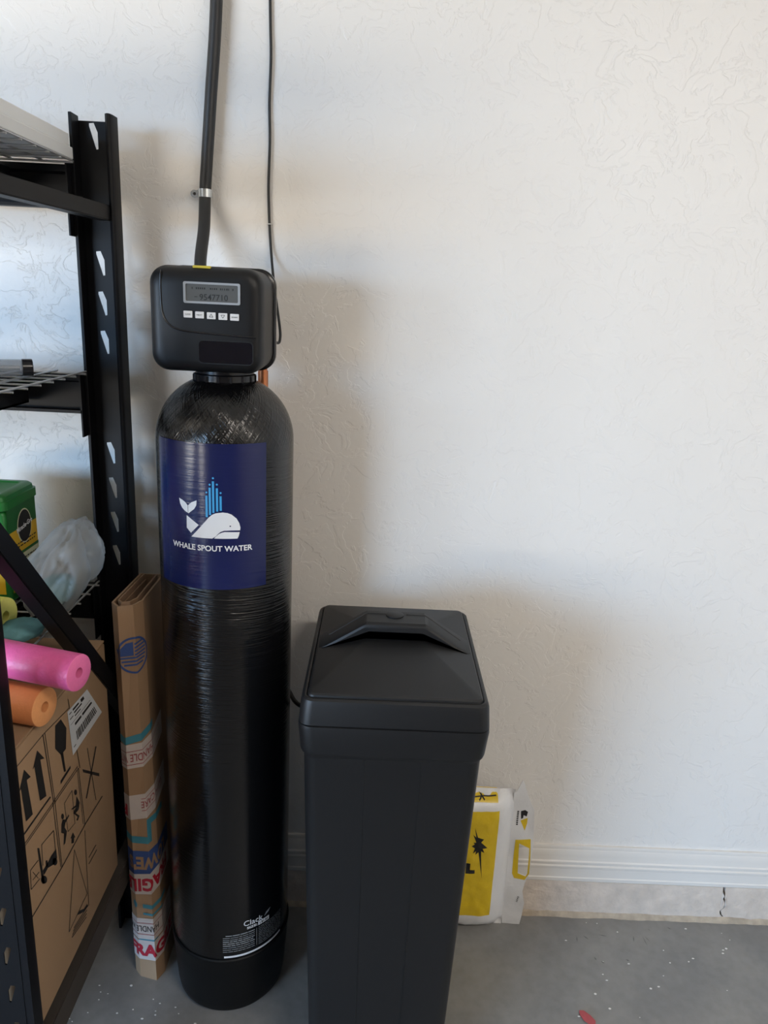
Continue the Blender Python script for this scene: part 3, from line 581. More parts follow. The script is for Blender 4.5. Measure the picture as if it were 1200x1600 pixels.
# bridging handle: an arched strap across the lid with a finger gap below its front edge
yf, yb = BY - .006, BY + .042
hp = [(-.145, .9010), (-.130, .9095), (-.064, .9520), (-.056, .9560), (.056, .9560), (.064, .9520), (.130, .9095), (.145, .9010)]
lo = [(-.145, .8990), (-.124, .9005), (-.058, .9180), (-.051, .9400), (.051, .9400), (.058, .9180), (.124, .9005), (.145, .8990)]
bm = bmesh.new()
prof = hp + lo[::-1]
def hsec(y, dz): return [(BX + a, y, z + (dz if i < 8 else 0)) for i, (a, z) in enumerate(prof)]
loft(bm, [hsec(yf - .018, -.0075), hsec(yf - .016, -.003), hsec(yf - .010, 0), hsec(yb - .006, 0), hsec(yb, -.004)])
hd = obj('handle', bm, 'bin', lid, 24)
bm = bmesh.new(); tube(bm, [(BX - .002, (yf + yb) / 2 + .002, .951), (BX - .002, (yf + yb) / 2 + .002, .9575), (BX - .002, (yf + yb) / 2 + .002, .9582)], [.0175, .0175, .0165], 28)
obj('handle_button', bm, 'bin', lid, 40, label='round moulded boss on the handle')
for sx in (-1, 1):
    bm = bmesh.new(); tube(bm, [(BX + sx * .02, (yf + yb) / 2 + .006, .9562), (BX + sx * .056, (yf + yb) / 2 + .006, .9562), (BX + sx * .064, (yf + yb) / 2 + .004, .9522), (BX + sx * .128, (yf + yb) / 2 - .004, .911)], .0011, 6)
    obj('handle_seam', bm, 'bin', lid)
bm = bmesh.new(); tube(bm, [(BX + .046, yf + .004, .9300), (BX + .046, yf - .002, .9300)], .0032, 12)
obj('screw', bm, 'head_dark', lid, 40)

# brine line from the bin behind the tank up to the control head
bm = bmesh.new(); tube(bm, spline([(-.106, -.185, .684), (-.135, -.184, .684), (-.158, -.163, .684), (-.182, -.110, .686), (-.215, -.062, .70), (-.26, -.052, .80), (-.285, -.052, 1.1), (-.290, -.065, 1.36), (-.29, -.105, 1.43)], 8), .0048, 10)
tag(obj('brine_line', bm, 'cable', None, 60), 'thin black tube joining the softener tank to the square bin', 'tube')

# copper pipe behind the neck
t = thing('copper_pipe', 'short copper water pipe rising behind the softener neck', 'pipe', (-.2435, -.087, .9))
bm = bmesh.new(); tube(bm, [(-.2435, -.0775, .62), (-.2435, -.0775, 1.452)], .0085, 20); obj('pipe', bm, 'copper', t, 40)
bm = bmesh.new(); tube(bm, [(-.2435, -.0775, 1.345), (-.2435, -.0775, 1.392)], .0105, 20); obj('coupling', bm, 'copper', t, 40)
bm = bmesh.new(); tube(bm, [(-.2435, -.0775, .62), (-.2435, -.004, .62)], .0085, 20); obj('elbow', bm, 'copper', t, 40)

# ------------------------------------------------------------------ drain hose, clamp, cable
hose = spline([(-.332, -.022, 2.75), (-.336, -.022, 2.3), (-.341, -.022, 2.066), (-.354, -.022, 1.905), (-.3645, -.022, 1.782), (-.3685, -.022, 1.730), (-.3665, -.045, 1.664), (-.3640, -.092, 1.598), (-.355, -.125, 1.54)], 10)
bm = bmesh.new(); tube(bm, hose, .0118, 18)
tag(obj('drain_hose', bm, 'hose', None, 60), 'thick black hose running up the wall from the control head', 'hose')
t = thing('pipe_clamp', 'shiny zinc one hole strap clamping the thick black hose', 'clamp', (-.368, 0, 1.73))
bm = bmesh.new(); secs = []
for k in range(15):
    a = math.radians(-100 + 200 * k / 14)
    n_ = Vector((math.sin(a), -math.cos(a), 0)); c_ = Vector((-.3685, -.022, 1.730))
    secs.append([tuple(c_ + n_ * .0121 + Vector((0, 0, -.0075))), tuple(c_ + n_ * .0138 + Vector((0, 0, -.0075))), tuple(c_ + n_ * .0138 + Vector((0, 0, .0075))), tuple(c_ + n_ * .0121 + Vector((0, 0, .0075)))])
loft(bm, secs); obj('strap', bm, 'zinc', t, 40)
bm = holed([(-.3805, 1.7365), (-.3805, 1.7235)] + [(-.3935 + .0075 * math.cos(math.radians(a)), 1.730 + .0075 * math.sin(math.radians(a))) for a in range(290, 69, -20)], [circle(-.3925, 1.730, .0028)], .002)
mapped('ear', bm, lambda u, v, w: (u, -.0085 - w, v), 'zinc', t)
bm = bmesh.new(); tube(bm, [(-.3925, -.001, 1.730), (-.3925, -.0100, 1.730)], .0030, 12); obj('screw', bm, 'hole', t, 40)
bm = bmesh.new(); box(bm, -.3855, -.3800, -.0180, -.0075, 1.7228, 1.7372, bev=.001); obj('tab', bm, 'zinc', t)
cab = [(-.244, -.005, 2.75), (-.246, -.005, 2.4), (-.243, -.005, 2.077), (-.2408, -.006, 1.986), (-.2435, -.005, 1.903), (-.2422, -.006, 1.835), (-.2446, -.005, 1.752), (-.2425, -.005, 1.680), (-.2375, -.010, 1.619), (-.2250, -.05, 1.555), (-.2085, -.09, 1.482), (-.2058, -.102, 1.459), (-.2085, -.108, 1.4505), (-.2155, -.125, 1.4560), (-.222, -.15, 1.470)]
bm = bmesh.new(); tube(bm, spline(cab, 6), .0027, 10)
tag(obj('power_cable', bm, 'cable', None, 60), 'thin black cable hanging down the wall to the control head', 'cable')
bm = bmesh.new(); tube(bm, spline([(-.2475, -.001, 1.6795), (-.2465, -.008, 1.6798), (-.2425, -.0092, 1.6800), (-.2385, -.008, 1.6802), (-.2370, -.001, 1.6802)], 4), .0009, 6)
tag(obj('cable_staple', bm, 'clip', None, 60), 'tiny white staple holding the thin cable to the wall', 'staple')

# ------------------------------------------------------------------ storage rack
t = thing('storage_rack', 'black steel boltless storage rack with slotted posts and wire shelves', 'rack', (-1.15, -.39, 0))
RX1, RX0 = -.515, -1.82
LEVELS = (1.755, 1.372, .927, .312)       # top of beam
def slot(x, z):
    return [(x - .0079, z + .0215), (x + .0012, z + .0225), (x + .0079, z + .0060), (x + .0079, z - .0225), (x + .0037, z - .0235), (x - .0079, z + .0165)]
def post(side, front):
    """C channel: slotted web, short inner lip, deeper rolled outer flange"""
    x1 = RX1 if side > 0 else RX0; s = side
    web = [(x1 - s * .074, 0), (x1 - s * .012, 0), (x1 - s * .012, 1.838), (x1 - s * .074, 1.838)]
    holes = []
    for k in range(25):
        z = 1.813 - .0757 * k
        if z < .05: break
        if not front and any(h - .125 < z < h + .02 for h in LEVELS): continue
        sl = slot(0, z); cx = x1 - s * .046
        if front: cx = x1 - s * .030; sl = [(-a * .75, z + (zz_ - z) * .75) for a, zz_ in sl]
        holes.append([(cx + s * a, b) for a, b in sl])
    bm = holed(web, holes, .002)
    if front: yw, d = -.692, 1
    else: yw, d = -.086, -1
    for v in bm.verts: v.co = (v.co.x, yw + v.co.z, v.co.y)
    b2 = bmesh.new()
    def bx_(xa, xb, ya, yb, z1):
        box(b2, min(xa, xb), max(xa, xb), min(ya, yb), max(ya, yb), 0, z1, bev=.0008, seg=1)
    bx_(x1 - s * .079, x1 - s * .073, yw, yw + d * .034, 1.846)
    # outer flange with a rounded rolled edge
    q = [(x1 - s * .013, yw), (x1 - s * .013, yw + d * .030)] + [(x1 - s * (.0075 - .0055 * math.sin(a)), yw + d * (.030 + .0055 - .0055 * (1 - math.cos(a)) * 0 - .0055 * (1 - math.cos(a)))) for a in (0, .5, 1.0, 1.57)] + [(x1 - s * .0005, yw + d * .020), (x1, yw + d * .004), (x1, yw)]
    loft(b2, [[(a, b, 0) for a, b in q], [(a, b, 1.846) for a, b in q]])
    return obj('post', join(bm, b2), 'rack', t, 40)
for side in (1, -1):
    for front in (False, True): post(side, front)
for lv in LEVELS:
    for yy, d in ((-.118, 1), (-.664, -1)):
        # beam: C section open to the inside of the rack
        q = [(yy, lv), (yy, lv - .076), (yy - d * .022, lv - .076), (yy - d * .022, lv - .070), (yy - d * .004, lv - .070), (yy - d * .004, lv - .016), (yy - d * .014, lv - .012), (yy - d * .014, lv)]
        bm = bmesh.new(); loft(bm, [[(x, a, b) for a, b in q] for x in (RX0 + .080, RX1 - .080)])
        for x in (RX0 + .0795, RX1 - .0825): box(bm, x, x + .003, min(yy - d * .022, yy + d * .004), max(yy - d * .022, yy + d * .004), lv - .124, lv + .004)
        obj('shelf_beam', bm, 'rack', t)
    for x in (-.715, -1.20, -1.62):
        bm = bmesh.new(); box(bm, x - .016, x + .016, -.642, -.140, lv - .058, lv - .054); box(bm, x - .016, x - .013, -.642, -.140, lv - .058, lv - .010); box(bm, x + .013, x + .016, -.642, -.140, lv - .058, lv - .010)
        obj('cross_support', bm, 'rack', t)
    bm = bmesh.new()
    x = RX1 - .072; n = 0
    while x > RX0 + .07:
        tube(bm, [(x, -.655, lv + .0065), (x, -.128, lv + .0065)], .0020, 6); x -= .0565
    y = -.64
    while y < -.12:
        tube(bm, [(RX0 + .085, y, lv + .0026), (RX1 - .066, y, lv + .0026)], .0020, 6); y += .0497
    obj('wire_deck', bm, 'wire', t, 60, label='zinc wire mesh shelf deck')
def strut(a, b, w, h, m='rack'):
    """flat bar in the end frame, from a to b (y, z) at x"""
    bm = bmesh.new(); xa = -.553; A, B = Vector((a[0], a[1])), Vector((b[0], b[1])); d = (B - A).normalized(); n = Vector((-d.y, d.x)) * h / 2
    loft(bm, [[(x, *(A + n)), (x, *(B + n)), (x, *(B - n)), (x, *(A - n))] for x in (xa, xa + w)])
    bmesh.ops.bevel(bm, geom=bm.edges[:], offset=.002, segments=2, affect='EDGES')
    return obj('brace', bm, m, t, 40)
for yy in ((-.11, 1.676, -.672, 1.668), (-.108, .600, -.674, 1.250)):
    strut(yy[:2], yy[2:], .028, .027 if yy[1] > 1 else .036)
strut((-.11, .270), (-.672, .262), .028, .060, 'rack_brown')

# flat grey panel on the top shelf
t = thing('flat_panel', 'light grey flat plastic panel lying on the top wire shelf', 'panel', (-1.0, -.4, 1.764))
obj('tray', bbox(-1.40, -.586, -.660, -.126, 1.7640, 1.7850, bev=.002), 'panel', t)
obj('lid', bbox(-1.395, -.590, -.656, -.130, 1.7855, 1.8080, bev=.002), 'panel2', t)

# clear tube on the second shelf
t = thing('clear_tube', 'smoky clear plastic tube with a dark end cap on the middle shelf', 'tube', (-.8, -.29, 1.3815))
ax = Vector((-.87, -.49, 0)).normalized(); p0 = Vector((-.627, -.270, 1.3965))
bm = bmesh.new(); tube(bm, [p0 + ax * .012, p0 + ax * .34], .0148, 24, cap=False); tube(bm, [p0 + ax * .012, p0 + ax * .34], .0132, 24, cap=False); obj('tube', bm, 'clear', t, 60)
bm = bmesh.new(); tube(bm, [p0 - ax * .001, p0, p0 + ax * .016, p0 + ax * .0165], [.0143, .0155, .0155, .0145], 24); obj('end_cap', bm, 'head_dark', t, 40)
bm = bmesh.new(); tube(bm, [p0 + ax * .02, p0 + ax * .33], .004, 12); obj('inner_rod', bm, 'wire', t, 60)

# green plant food tub on the third shelf
DK = .927 + .0088
t = thing('plant_food_tub', 'green plant food tub with yellow label on the third shelf', 'tub', (-.78, -.21, DK))
bm = bmesh.new(); box(bm, -.87, -.700, -.276, -.143, DK, 1.125, bev=.010, seg=3); tb = obj('tub', bm, 'green', t, 40)
bm = bmesh.new()
def tsec(z, g, r): return [(-.785 + a, -.2095 + b, z - .045) for a, b in rrect(.085 + g, .0665 + g, r, 5)]
loft(bm, [tsec(1.1705, .001, .012), tsec(1.171, .004, .014), tsec(1.188, .004, .014), tsec(1.1885, .000, .012), tsec(1.196, -.001, .012), tsec(1.2005, -.006, .010), tsec(1.2005, -.016, .010), tsec(1.1975, -.019, .009)])
obj('lid', bm, 'green', t, 40)
TU, TV = .1615, -.028          # the printed side of the tub
def fxo(e): return lambda u, v, w: (-.6999 + e, u + TU, v + TV)
mapped('green_band', flat([rect(-.430, -.312, 1.105, 1.152)]), fxo(.0003), 'green_label', tb)
mapped('gold_band', flat([rect(-.430, -.312, .985, 1.105)]), fxo(.0003), 'gold_label', tb, label='yellow lower label')
for z0, z1 in ((1.052, 1.058), (1.020, 1.027)): mapped('label_stripe', flat([rect(-.430, -.312, z0, z1)]), fxo(.0009), 'green_label', tb)
mapped('label_panel', flat([rect(-.430, -.312, 1.0275, 1.0515)]), fxo(.0009), 'cream_label', tb)
mapped('emblem_ring', flat([circle(-.365, 1.105, .0295, 24, .035)]), fxo(.0009), 'cream_label', tb)
mapped('emblem', flat([circle(-.365, 1.105, .0270, 24, .0325)]), fxo(.0013), 'ink', tb, label='black round emblem')
mapped('emblem_letters', move(text_bm('Miracle-Gro', .0100, .066, bold=.02), -.366, 1.1065, .12), fxo(.0017), 'white_ink', tb, label='white lettering Miracle-Gro')
ffr = lambda e: (lambda u, v, w: (u, -.2761 - e, v))
mapped('front_green_band', flat([rect(-.860, -.710, 1.077, 1.124)]), ffr(.0003), 'green_label', tb)
mapped('front_gold_band', flat([rect(-.860, -.710, .957, 1.077)]), ffr(.0003), 'gold_label', tb)
mapped('front_stripe', flat([rect(-.860, -.710, 1.024, 1.030)]), ffr(.0009), 'green_label', tb)
sm = []; random.seed(9)
for zz in (1.075, 1.068, 1.040, 1.012, 1.004):
    q = -.420
    while q < -.325:
        wd = random.uniform(.004, .014); sm.append(rect(q, q + wd, zz, zz + .0028)); q += wd + .003
mapped('label_print', flat(sm), fxo(.0013), 'ink', tb)['kind'] = 'stuff'

# crumpled clear plastic bag
def crumple(name, centre, rad, skew, seed, m, parent, amp=.16, sub=5, zmin=None, folds=7):
    """soft sack with radiating sharp folds"""
    bm = bmesh.new(); bmesh.ops.create_icosphere(bm, subdivisions=sub, radius=1)
    for v in bm.verts:
        p = v.co.copy(); d = p.normalized()
        th = math.atan2(d.y, d.x)
        wob = noise.noise(d * 1.3 + Vector((seed, 0, 0)))
        fold = abs(math.sin(th * folds * .5 + d.z * 1.8 + wob * 3.0))
        fine = abs(noise.noise(Vector((th * 3, d.z * 2.2, seed))))
        k = 1 + amp * wob - amp * .55 * (1 - fold) ** 3 - amp * .35 * fine
        p = d * k
        q = Vector((p.x * rad[0] + skew[0] * p.z, p.y * rad[1] + skew[1] * p.z, p.z * rad[2]))
        v.co = Vector(centre) + q
        if zmin is not None and v.co.z < zmin: v.co.z = zmin + (zmin - v.co.z) * .02
    return obj(name, bm, m, parent, 180)
t = thing('plastic_bag', 'crumpled clear plastic bag on the third shelf beside green tub', 'bag', (-.62, -.25, DK))
crumple('film', (-.606, -.262, 1.012), (.066, .092, .088), (.026, .016), 4, 'film', t, .30, zmin=DK + .001)
crumple('contents', (-.618, -.275, .968), (.040, .060, .030), (.008, 0), 9, 'tealcloth', t, .12, 4, zmin=DK + .002)
t = thing('folded_cloth', 'teal patterned fabric bundle lying in front of the plastic bag', 'cloth', (-.62, -.41, DK))
crumple('cloth', (-.622, -.405, .948), (.040, .040, .017), (0, 0), 14, 'tealcloth', t, .15, 4, zmin=DK + .001)

# foam pool noodles
def noodle(name, label, p0, p1, r, m, mc, z_bend=0):
    t = thing(name, label, 'pool noodle', tuple(p0), 'foam pool noodles on the rack')
    p0, p1 = Vector(p0), Vector(p1); ax = (p1 - p0).normalized(); u = ax.cross(Vector((0, 0, 1))).normalized(); v = u.cross(ax)
    def ring(p, rr, n=40): return [p + (u * math.cos(2 * PI * k / n) + v * math.sin(2 * PI * k / n)) * rr for k in range(n)]
    bm = bmesh.new(); loft(bm, [ring(p0 + ax * .0008, r * .985), ring(p0 + ax * .003, r), ring(p0 + (p1 - p0) * .5, r), ring(p1, r)], cap0=False, cap1=True)
    obj('foam', bm, m, t, 50)
    bm = bmesh.new(); loft(bm, [ring(p0 + ax * .0008, r * .985), ring(p0, r * .96), ring(p0, r * .28), ring(p0 + ax * .05, r * .24)], cap0=False, cap1=True)
    obj('cut_end', bm, mc, t, 50)
    return t
noodle('pool_noodle', 'pink foam pool noodle poking out of the third shelf', (-.447, -.585, .9662), (-1.33, -.332, .9662), .0292, 'pink', 'pink_cut')
noodle('pool_noodle', 'orange foam pool noodle on the box below the pink one', (-.513, -.568, .8935), (-1.28, -.40, .8935), .0315, 'orange', 'orange_cut')
noodle('pool_noodle', 'yellow foam pool noodle on the third shelf behind the brace', (-.650, -.400, .9700), (-1.10, -.320, .9700), .0330, 'yellow', 'yellow_cut')

# big cardboard box on the bottom shelf
BZ0 = .312 + .0088
t = thing('cardboard_box', 'large brown cardboard box printed with handling symbols in the rack', 'box', (-.85, -.45, BZ0))
bm = bmesh.new(); box(bm, -1.30, -.5305, -.640, -.262, BZ0, .856, bev=.004); bb = obj('carton', bm, 'card2', t, 40)
for (y0, y1, zz) in ((-.640, -.452, .8575), (-.449, -.262, .8575)):
    bm = bmesh.new(); box(bm, -1.30, -.5315, y0, y1, zz, zz + .004, bev=.001); obj('flap', bm, 'card2', bb)
sd = lambda e: (lambda u, v, w: (-.5305 + e, u, v))
mapped('handling_symbols', flat(BOX_ICONS), sd(.0006), 'ink', bb, label='black printed arrows, glass, lifting and forklift symbols')
mapped('shipping_label', flat([BOX_LABEL]), sd(.0009), 'paper', bb, label='white shipping label with bar code')
mapped('label_print', flat(BOX_LABEL_TEXT), sd(.0013), 'ink', bb)['kind'] = 'stuff'

# unseen cartons added at the left to shade the rack and the floor
def light_blocker(label, x0, x1, y0, y1, z0, z1):
    t = thing('shade_carton', label, 'box', ((x0 + x1) / 2, (y0 + y1) / 2, z0))
    obj('carton', bbox(x0, x1, y0, y1, z0, z1, bev=.004), 'card2', t)
    obj('tape', bbox(x0 - .0005, x1 + .0005, (y0 + y1) / 2 - .025, (y0 + y1) / 2 + .025, z1 - .03, z1 + .0006), 'tan', t)
light_blocker('unseen brown carton added on the third shelf to block light', -1.70, -1.36, -.62, -.16, DK, 1.24)
light_blocker('unseen brown carton added on the bottom shelf to block light', -1.72, -1.32, -.64, -.16, BZ0, .80)
light_blocker('unseen low brown carton added under the rack to shade the floor', -1.68, -.80, -.60, -.16, 0, .215)

# ------------------------------------------------------------------ tall folded carton between rack and tank
HC = .945
bot = [(-.507, -.100), (-.514, -.236), (-.498, -.252), (-.458, -.262), (-.446, -.236), (-.446, -.100)]
top = [(-.507, -.100), (-.512, -.262), (-.494, -.283), (-.466, -.274), (-.455, -.246), (-.455, -.100)]
def csec(z, off=0.0):
    k = z / HC; P = [Vector(b) * (1 - k) + Vector(a) * k for a, b in zip(top, bot)]
    if not off: return P
    out = []
    n = len(P)
    for i in range(n):
        a, b, c = P[i - 1], P[i], P[(i + 1) % n]
        d1, d2 = (b - a).normalized(), (c - b).normalized(); n1, n2 = Vector((-d1.y, d1.x)), Vector((-d2.y, d2.x))
        mn = (n1 + n2); mn = mn / max(.5, mn.dot(n1)) ; out.append(b - mn * off)
    return out
# sign so that positive off is outwards
_c = sum(csec(0), Vector((0, 0))) / 6
SG = 1 if (csec(0, .01)[3] - _c).length > (csec(0)[3] - _c).length else -1
t = thing('tall_carton', 'tall flattened brown carton bound with fragile tape beside the tank', 'carton', (-.48, -.18, 0))
bm = bmesh.new()
loft(bm, [[(*p, z) for p in csec(z)] for z in (0, .3, .6, HC)] + [[(*p, HC) for p in csec(HC, -SG * .004)], [(*p, HC - .18) for p in csec(HC - .18, -SG * .004)]], cap1=True)
ct = obj('sleeve', bm, 'card', t)
for (o_, dz) in ((.011, .004), (.0165, -.006)):
    P = csec(HC, -SG * o_); bm = bmesh.new()
    Q = csec(HC, -SG * (o_ + .003))
    loft(bm, [[(*a, HC - .15), (*a, HC + dz), (*b, HC + dz), (*b, HC - .15)] for a, b in list(zip(P, Q))[0:6]])
    obj('folded_layer', bm, 'card_in', t)
def peri(s, z, off):
    """point on the carton, s measured along the section from the front left corner"""
    P = csec(max(0, min(HC, z)), SG * off); s = s
    i = 1
    if s < 0:
        d = (P[0] - P[1]).normalized(); return (*(P[1] - d * s), z)
    while i < 4:
        Ln = (P[i + 1] - P[i]).length
        if s <= Ln: break
        s -= Ln; i += 1
    d = (P[i + 1] - P[i]).normalized(); return (*(P[i] + d * s), z)
def onc(off, slope, z0): return lambda u, v, w: peri(u, z0 + v + slope * (u - .03), off)
S0, S1 = -.03, .16
def tape(z, h, slope, off=.0007):
    return mapped('tape', flat([rect(S0, S1, -h / 2, h / 2)]), onc(off, slope, z), 'tape', t, su=.002)
def words(s, z, slope, hgt, wid, u0, m, flip, bold=.03, off=.0012, name='tape_lettering'):
    bm = move(text_bm(s, hgt, wid, bold=bold), u0, 0, PI if flip else 0)
    return mapped(name, bm, onc(off, slope, z), m, t, su=.002)
def redlines(z, slope, h, u0=-.02, u1=.14):
    mapped('tape_rule', flat([rect(u0, u1, -h - .0008, -h + .0008), rect(u0, u1, h - .0008, h + .0008)]), onc(.0012, slope, z), 'thinred_ink', t, su=.002)
SLP = .22
tape(.601, .058, SLP); redlines(.597, SLP, .016); words('HANDLE WITH CARE', .597, SLP, .0185, .150, .020, 'thinred_ink', True, .01)
tape(.474, .062, SLP); redlines(.478, SLP, .015, .052, .14); words('WITH CARE', .478, SLP, .017, .085, .094, 'thinred_ink', True, .01); words('F', .462, .1, .030, .022, .004, 'red_ink', True, .05)
mapped('blue_band', flat([rect(S0, S1, -.034, .034)]), onc(.0005, .05, .327), 'blue_ink', t, su=.002, label='blue printed band with a shop name')
words("LOWE'S", .328, .05, .036, .125, .071, 'card', True, .04, .0009, 'band_lettering')
tape(.270, .056, .16); words('FRAGILE', .268, .16, .036, .150, .066, 'red_ink', True, .04)
tape(.145, .060, SLP * .5); redlines(.145, SLP * .5, .016); words('HANDLE WITH CARE', .145, SLP * .5, .017, .15, .006, 'ink', True, .01)
tape(.083, .056, .10); words('FRAGILE', .083, .10, .036, .165, .075, 'red_ink', False, .05)
def teal(polys, slope=0.0): mapped('printed_line', flat(polys), onc(.0004, slope, 0), 'teal_ink', t, su=.002, label='teal printed line')
teal([rect(-.02, .02, .628, .646), [(.02, .628), (.10, .655), (.10, .672), (.02, .646)]])
teal([rect(-.02, .073, .382, .400), rect(.060, .073, .382, .428), rect(.060, .13, .428, .444)])
teal([rect(.040, .12, .205, .216), circle(.02, .212, .007, 12, .010), rect(.040, .1, .186, .192)])
teal([[(.02, .108), (.045, .128), (.075, .118), (.10, .105), (.05, .105)]])
def onstamp(off): return lambda u, v, w: peri(.056 + u * 1.15, .837 + v, off)
rng = [circle(0, 0, .0315, 40, .040)]
bm = holed([(a, b) for a, b in circle(0, 0, .0325, 40, .0405)], [[(a, b) for a, b in circle(0, 0, .0285, 40, .0360)]], 0)
stars = []
flag = []
for k in range(7):
    v = -.024 + k * .0078; hw = .026 * math.sqrt(max(0, 1 - (v / .035) ** 2)); u0 = -hw if k < 3 else 0.0
    flag.append([(u0, v), (hw, v + .003), (hw, v + .0070), (u0, v + .0042)])
flag.append([(-.026, -.002), (-.002, 0), (-.002, .030), (-.014, .027), (-.024, .015)])
flag.append([(-.040, .010), (-.030, .012), (-.030, .004), (-.034, .000)])
mapped('flag_stamp', join(bm, flat(flag)), onstamp(.0006), 'blue_ink', t, su=.003, label='round blue stamp with a striped flag')
# ------------------------------------------------------------------ salt bag
t = thing('salt_bag', 'white and yellow salt bag standing on edge against the wall', 'bag', (.2, -.05, 0))
X0, X1, ZT = .00, .3745, .405
def thick(x, z):
    u = min(1, max(0, (x - X0) / (X1 - X0))); v = min(1, max(0, z / ZT))
    e = (1 - abs(2 * u - 1) ** 7) ** .5 * (1 - abs(2 * v - 1) ** 9) ** .5
    wr = .004 * noise.noise((x * 26, z * 9, 1)) + .0025 * noise.noise((x * 60, z * 40, 5))
    return .003 + .070 * e + wr * min(1, e * 2)
def seam(x, z):
    e = thick(x, z) / .073
    return -.0275 - .030 * (1 - min(1, e)) ** 1.5
def bag_front(x, z): return min(-.0285 - thick(x, z), seam(x, z) - .0015)
bm = bmesh.new(); nx, nz = 46, 50
g1 = [[bm.verts.new((X0 + (X1 - X0) * i / nx, bag_front(X0 + (X1 - X0) * i / nx, ZT * j / nz), ZT * j / nz + .004 * noise.noise((i * .3, j * .05, 2)) * (j / nz) ** 4)) for j in range(nz + 1)] for i in range(nx + 1)]
g2 = [[bm.verts.new((X0 + (X1 - X0) * i / nx, seam(X0 + (X1 - X0) * i / nx, ZT * j / nz) + .0005, ZT * j / nz)) for j in range(nz + 1)] for i in range(nx + 1)]
for i in range(nx):
    for j in range(nz):
        bm.faces.new((g1[i][j], g1[i + 1][j], g1[i + 1][j + 1], g1[i][j + 1])); bm.faces.new((g2[i][j], g2[i][j + 1], g2[i + 1][j + 1], g2[i + 1][j]))
for i in range(nx):
    bm.faces.new((g1[i][0], g2[i][0], g2[i + 1][0], g1[i + 1][0])); bm.faces.new((g1[i][nz], g1[i + 1][nz], g2[i + 1][nz], g2[i][nz]))
for j in range(nz):
    bm.faces.new((g1[0][j], g1[0][j + 1], g2[0][j + 1], g2[0][j])); bm.faces.new((g1[nx][j], g2[nx][j], g2[nx][j + 1], g1[nx][j + 1]))
bd = obj('sack', bm, 'bag', t, 60)
onb = lambda e: (lambda u, v, w: (u, bag_front(u, v) - e, v))
mapped('yellow_panel', flat([rect(.05, .3330, .062, .368)]), onb(.0008), 'bag_yellow', t, su=.008, sv=.008, smooth=60, label='yellow printed panel')
mapped('yellow_band', flat([rect(.05, .3290, .386, .4040)]), onb(.0008), 'bag_yellow', t, su=.008, sv=.005, smooth=60)
mapped('compass_star', flat([BAG_STAR]), onb(.0014), 'ink', t, su=.008, sv=.008, label='black compass star print')
mapped('panel_letter', flat([BAG_T, rect(.262, .272, .193, .222)]), onb(.0014), 'ink', t, su=.008)
mapped('band_print', flat([bar((.255, .394), (.325, .397), .0018), bar((.283, .389), (.296, .403), .003), bar((.283, .402), (.296, .390), .003)] + [rect(.262 + k * .0055, .265 + k * .0055, .4005, .4035) for k in range(8)]), onb(.0014), 'ink', t, su=.008)
def flap_y(x, z, e=0.0):
    k = (x - .3735)
    return -.0560 - .10 * k * math.sin(z * 9 + .5)  + .006 * noise.noise((x * 20, z * 14, 3)) - e
FL = [(x, max(z, .001)) for x, z in FLAP]
bm = holed(FL, [FLAP_HOLE[::-1]], .0018); bmesh.ops.triangulate(bm, faces=bm.faces)
mapped('handle_flap', bm, lambda u, v, w: (u, flap_y(u, v) - w, v), 'bag', t, su=.008, sv=.012, smooth=60, label='white end flap with a handle hole')
ring_out = FLAP_RING; bm = holed([(x if x < .430 else .4300, z) for x, z in FLAP_RING], [[(x if x < .4255 else .4255, z) for x, z in FLAP_HOLE]], 0)
mapped('handle_ring', bm, lambda u, v, w: (u, flap_y(u, v, .0016), v), 'bag_yellow', t, su=.008, sv=.012, label='yellow ring printed round the handle hole')
mapped('flap_figure', flat([FLAP_TWO]), lambda u, v, w: (u, flap_y(u, v, .0016), v), 'ink', t, su=.008, sv=.012)
mapped('flap_arrow', flat([FLAP_ARROW]), lambda u, v, w: (u, flap_y(u, v, .0016), v), 'bag_yellow', t, su=.008, sv=.012)
mapped('flap_print', flat([rect(.3842, .3888, .340 - k * .0052, .3435 - k * .0052) for k in range(8)]), lambda u, v, w: (u, flap_y(u, v, .0016), v), 'ink', t, sv=.012)['kind'] = 'stuff'
mapped('flap_note', move(text_bm('EASY', .0046, .020, bold=.01), .4080, .082, -PI / 2 - .15), lambda u, v, w: (u, flap_y(u, v, .0016), v), 'ink', t, sv=.012)

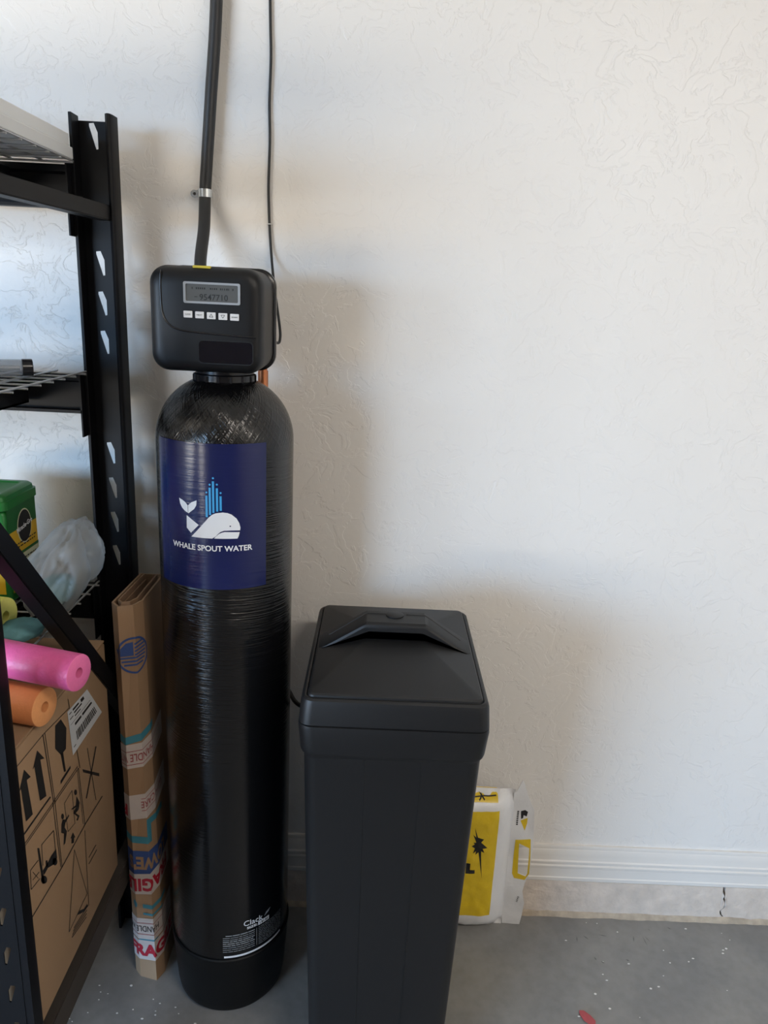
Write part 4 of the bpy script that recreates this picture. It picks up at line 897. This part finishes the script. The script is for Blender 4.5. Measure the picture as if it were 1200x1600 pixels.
# ------------------------------------------------------------------ small litter on the floor
t = bmesh.new()
outl = []
for k in range(8):
    a = 2 * PI * k / 8; p_, q_ = .023 * math.cos(a), .0115 * math.sin(a) * (1 + .15 * math.cos(a))
    outl.append((.531 + .6 * p_ + .8 * q_, -.317 - .8 * p_ + .6 * q_))
f = [t.verts.new((x, y, .0016 + .0014 * (i % 2))) for i, (x, y) in enumerate(outl)]; c = t.verts.new((.531, -.317, .0052)); b = t.verts.new((.531, -.317, .0003))
for i in range(8):
    t.faces.new((f[i], f[(i + 1) % 8], c)); t.faces.new((f[(i + 1) % 8], f[i], b))
tag(obj('flower_petal', t, 'leaf', None, 60), 'small reddish petal lying on the grey floor', 'petal')
random.seed(21)
bm = bmesh.new()
spots = [(-.647, -.285), (-.658, -.307), (-.512, -.278), (-.438, -.339), (-.462, -.358), (-.397, -.328), (-.434, -.32), (-.64, -.2), (.628, -.046), (.605, -.216), (.93, -.115), (.827, -.154), (.567, -.254), (.925, -.125), (.60, -.20), (.94, -.11), (.60, -.045)]
for k in range(26): spots.append((random.uniform(-.62, -.33), random.uniform(-.42, -.27)))
for k in range(18): spots.append((random.uniform(.5, 1.0), random.uniform(-.34, -.05)))
for (x, y) in spots:
    if math.hypot(x - TX, y - TY) < .14: continue
    r = random.choice((.0011, .0014, .0018, .0026)); a0 = random.uniform(0, PI); el = random.uniform(.4, 1)
    vs_ = [bm.verts.new((x + r * math.cos(a0 + a) * 1.3, y + r * el * math.sin(a0 + a), .0009)) for a in (0, 1.2, 2.5, 3.8, 5.1)]
    lo_ = [bm.verts.new((v.co.x, v.co.y, .0001)) for v in vs_]
    bm.faces.new(vs_)
    for i in range(5): bm.faces.new((vs_[i], lo_[i], lo_[(i + 1) % 5], vs_[(i + 1) % 5]))
o = obj('paint_flecks', bm, 'fleck', None); o['kind'] = 'stuff'; tag(o, 'tiny white paint flecks scattered over the grey floor', 'debris')

fl = bpy.data.objects['floor']
for k, (a, b) in enumerate(SCUFFS):
    a, b = Vector(a), Vector(b); d = (b - a).normalized(); n = Vector((-d.y, d.x)) * random.uniform(.0008, .0022)
    bm = bmesh.new(); bm.faces.new([bm.verts.new((q.x, q.y, .0004)) for q in (a - d * .002, (a + b) / 2 + n, b + d * .002, (a + b) / 2 - n)])
    o = bpy.data.objects.new('scuff_mark', bpy.data.meshes.new('scuff_mark')); bm.to_mesh(o.data); bm.free(); o.data.materials.append(M['scuff']); C.objects.link(o); o.parent = fl

for r_ in ROOTS:
    if '_at' in r_: del r_['_at']
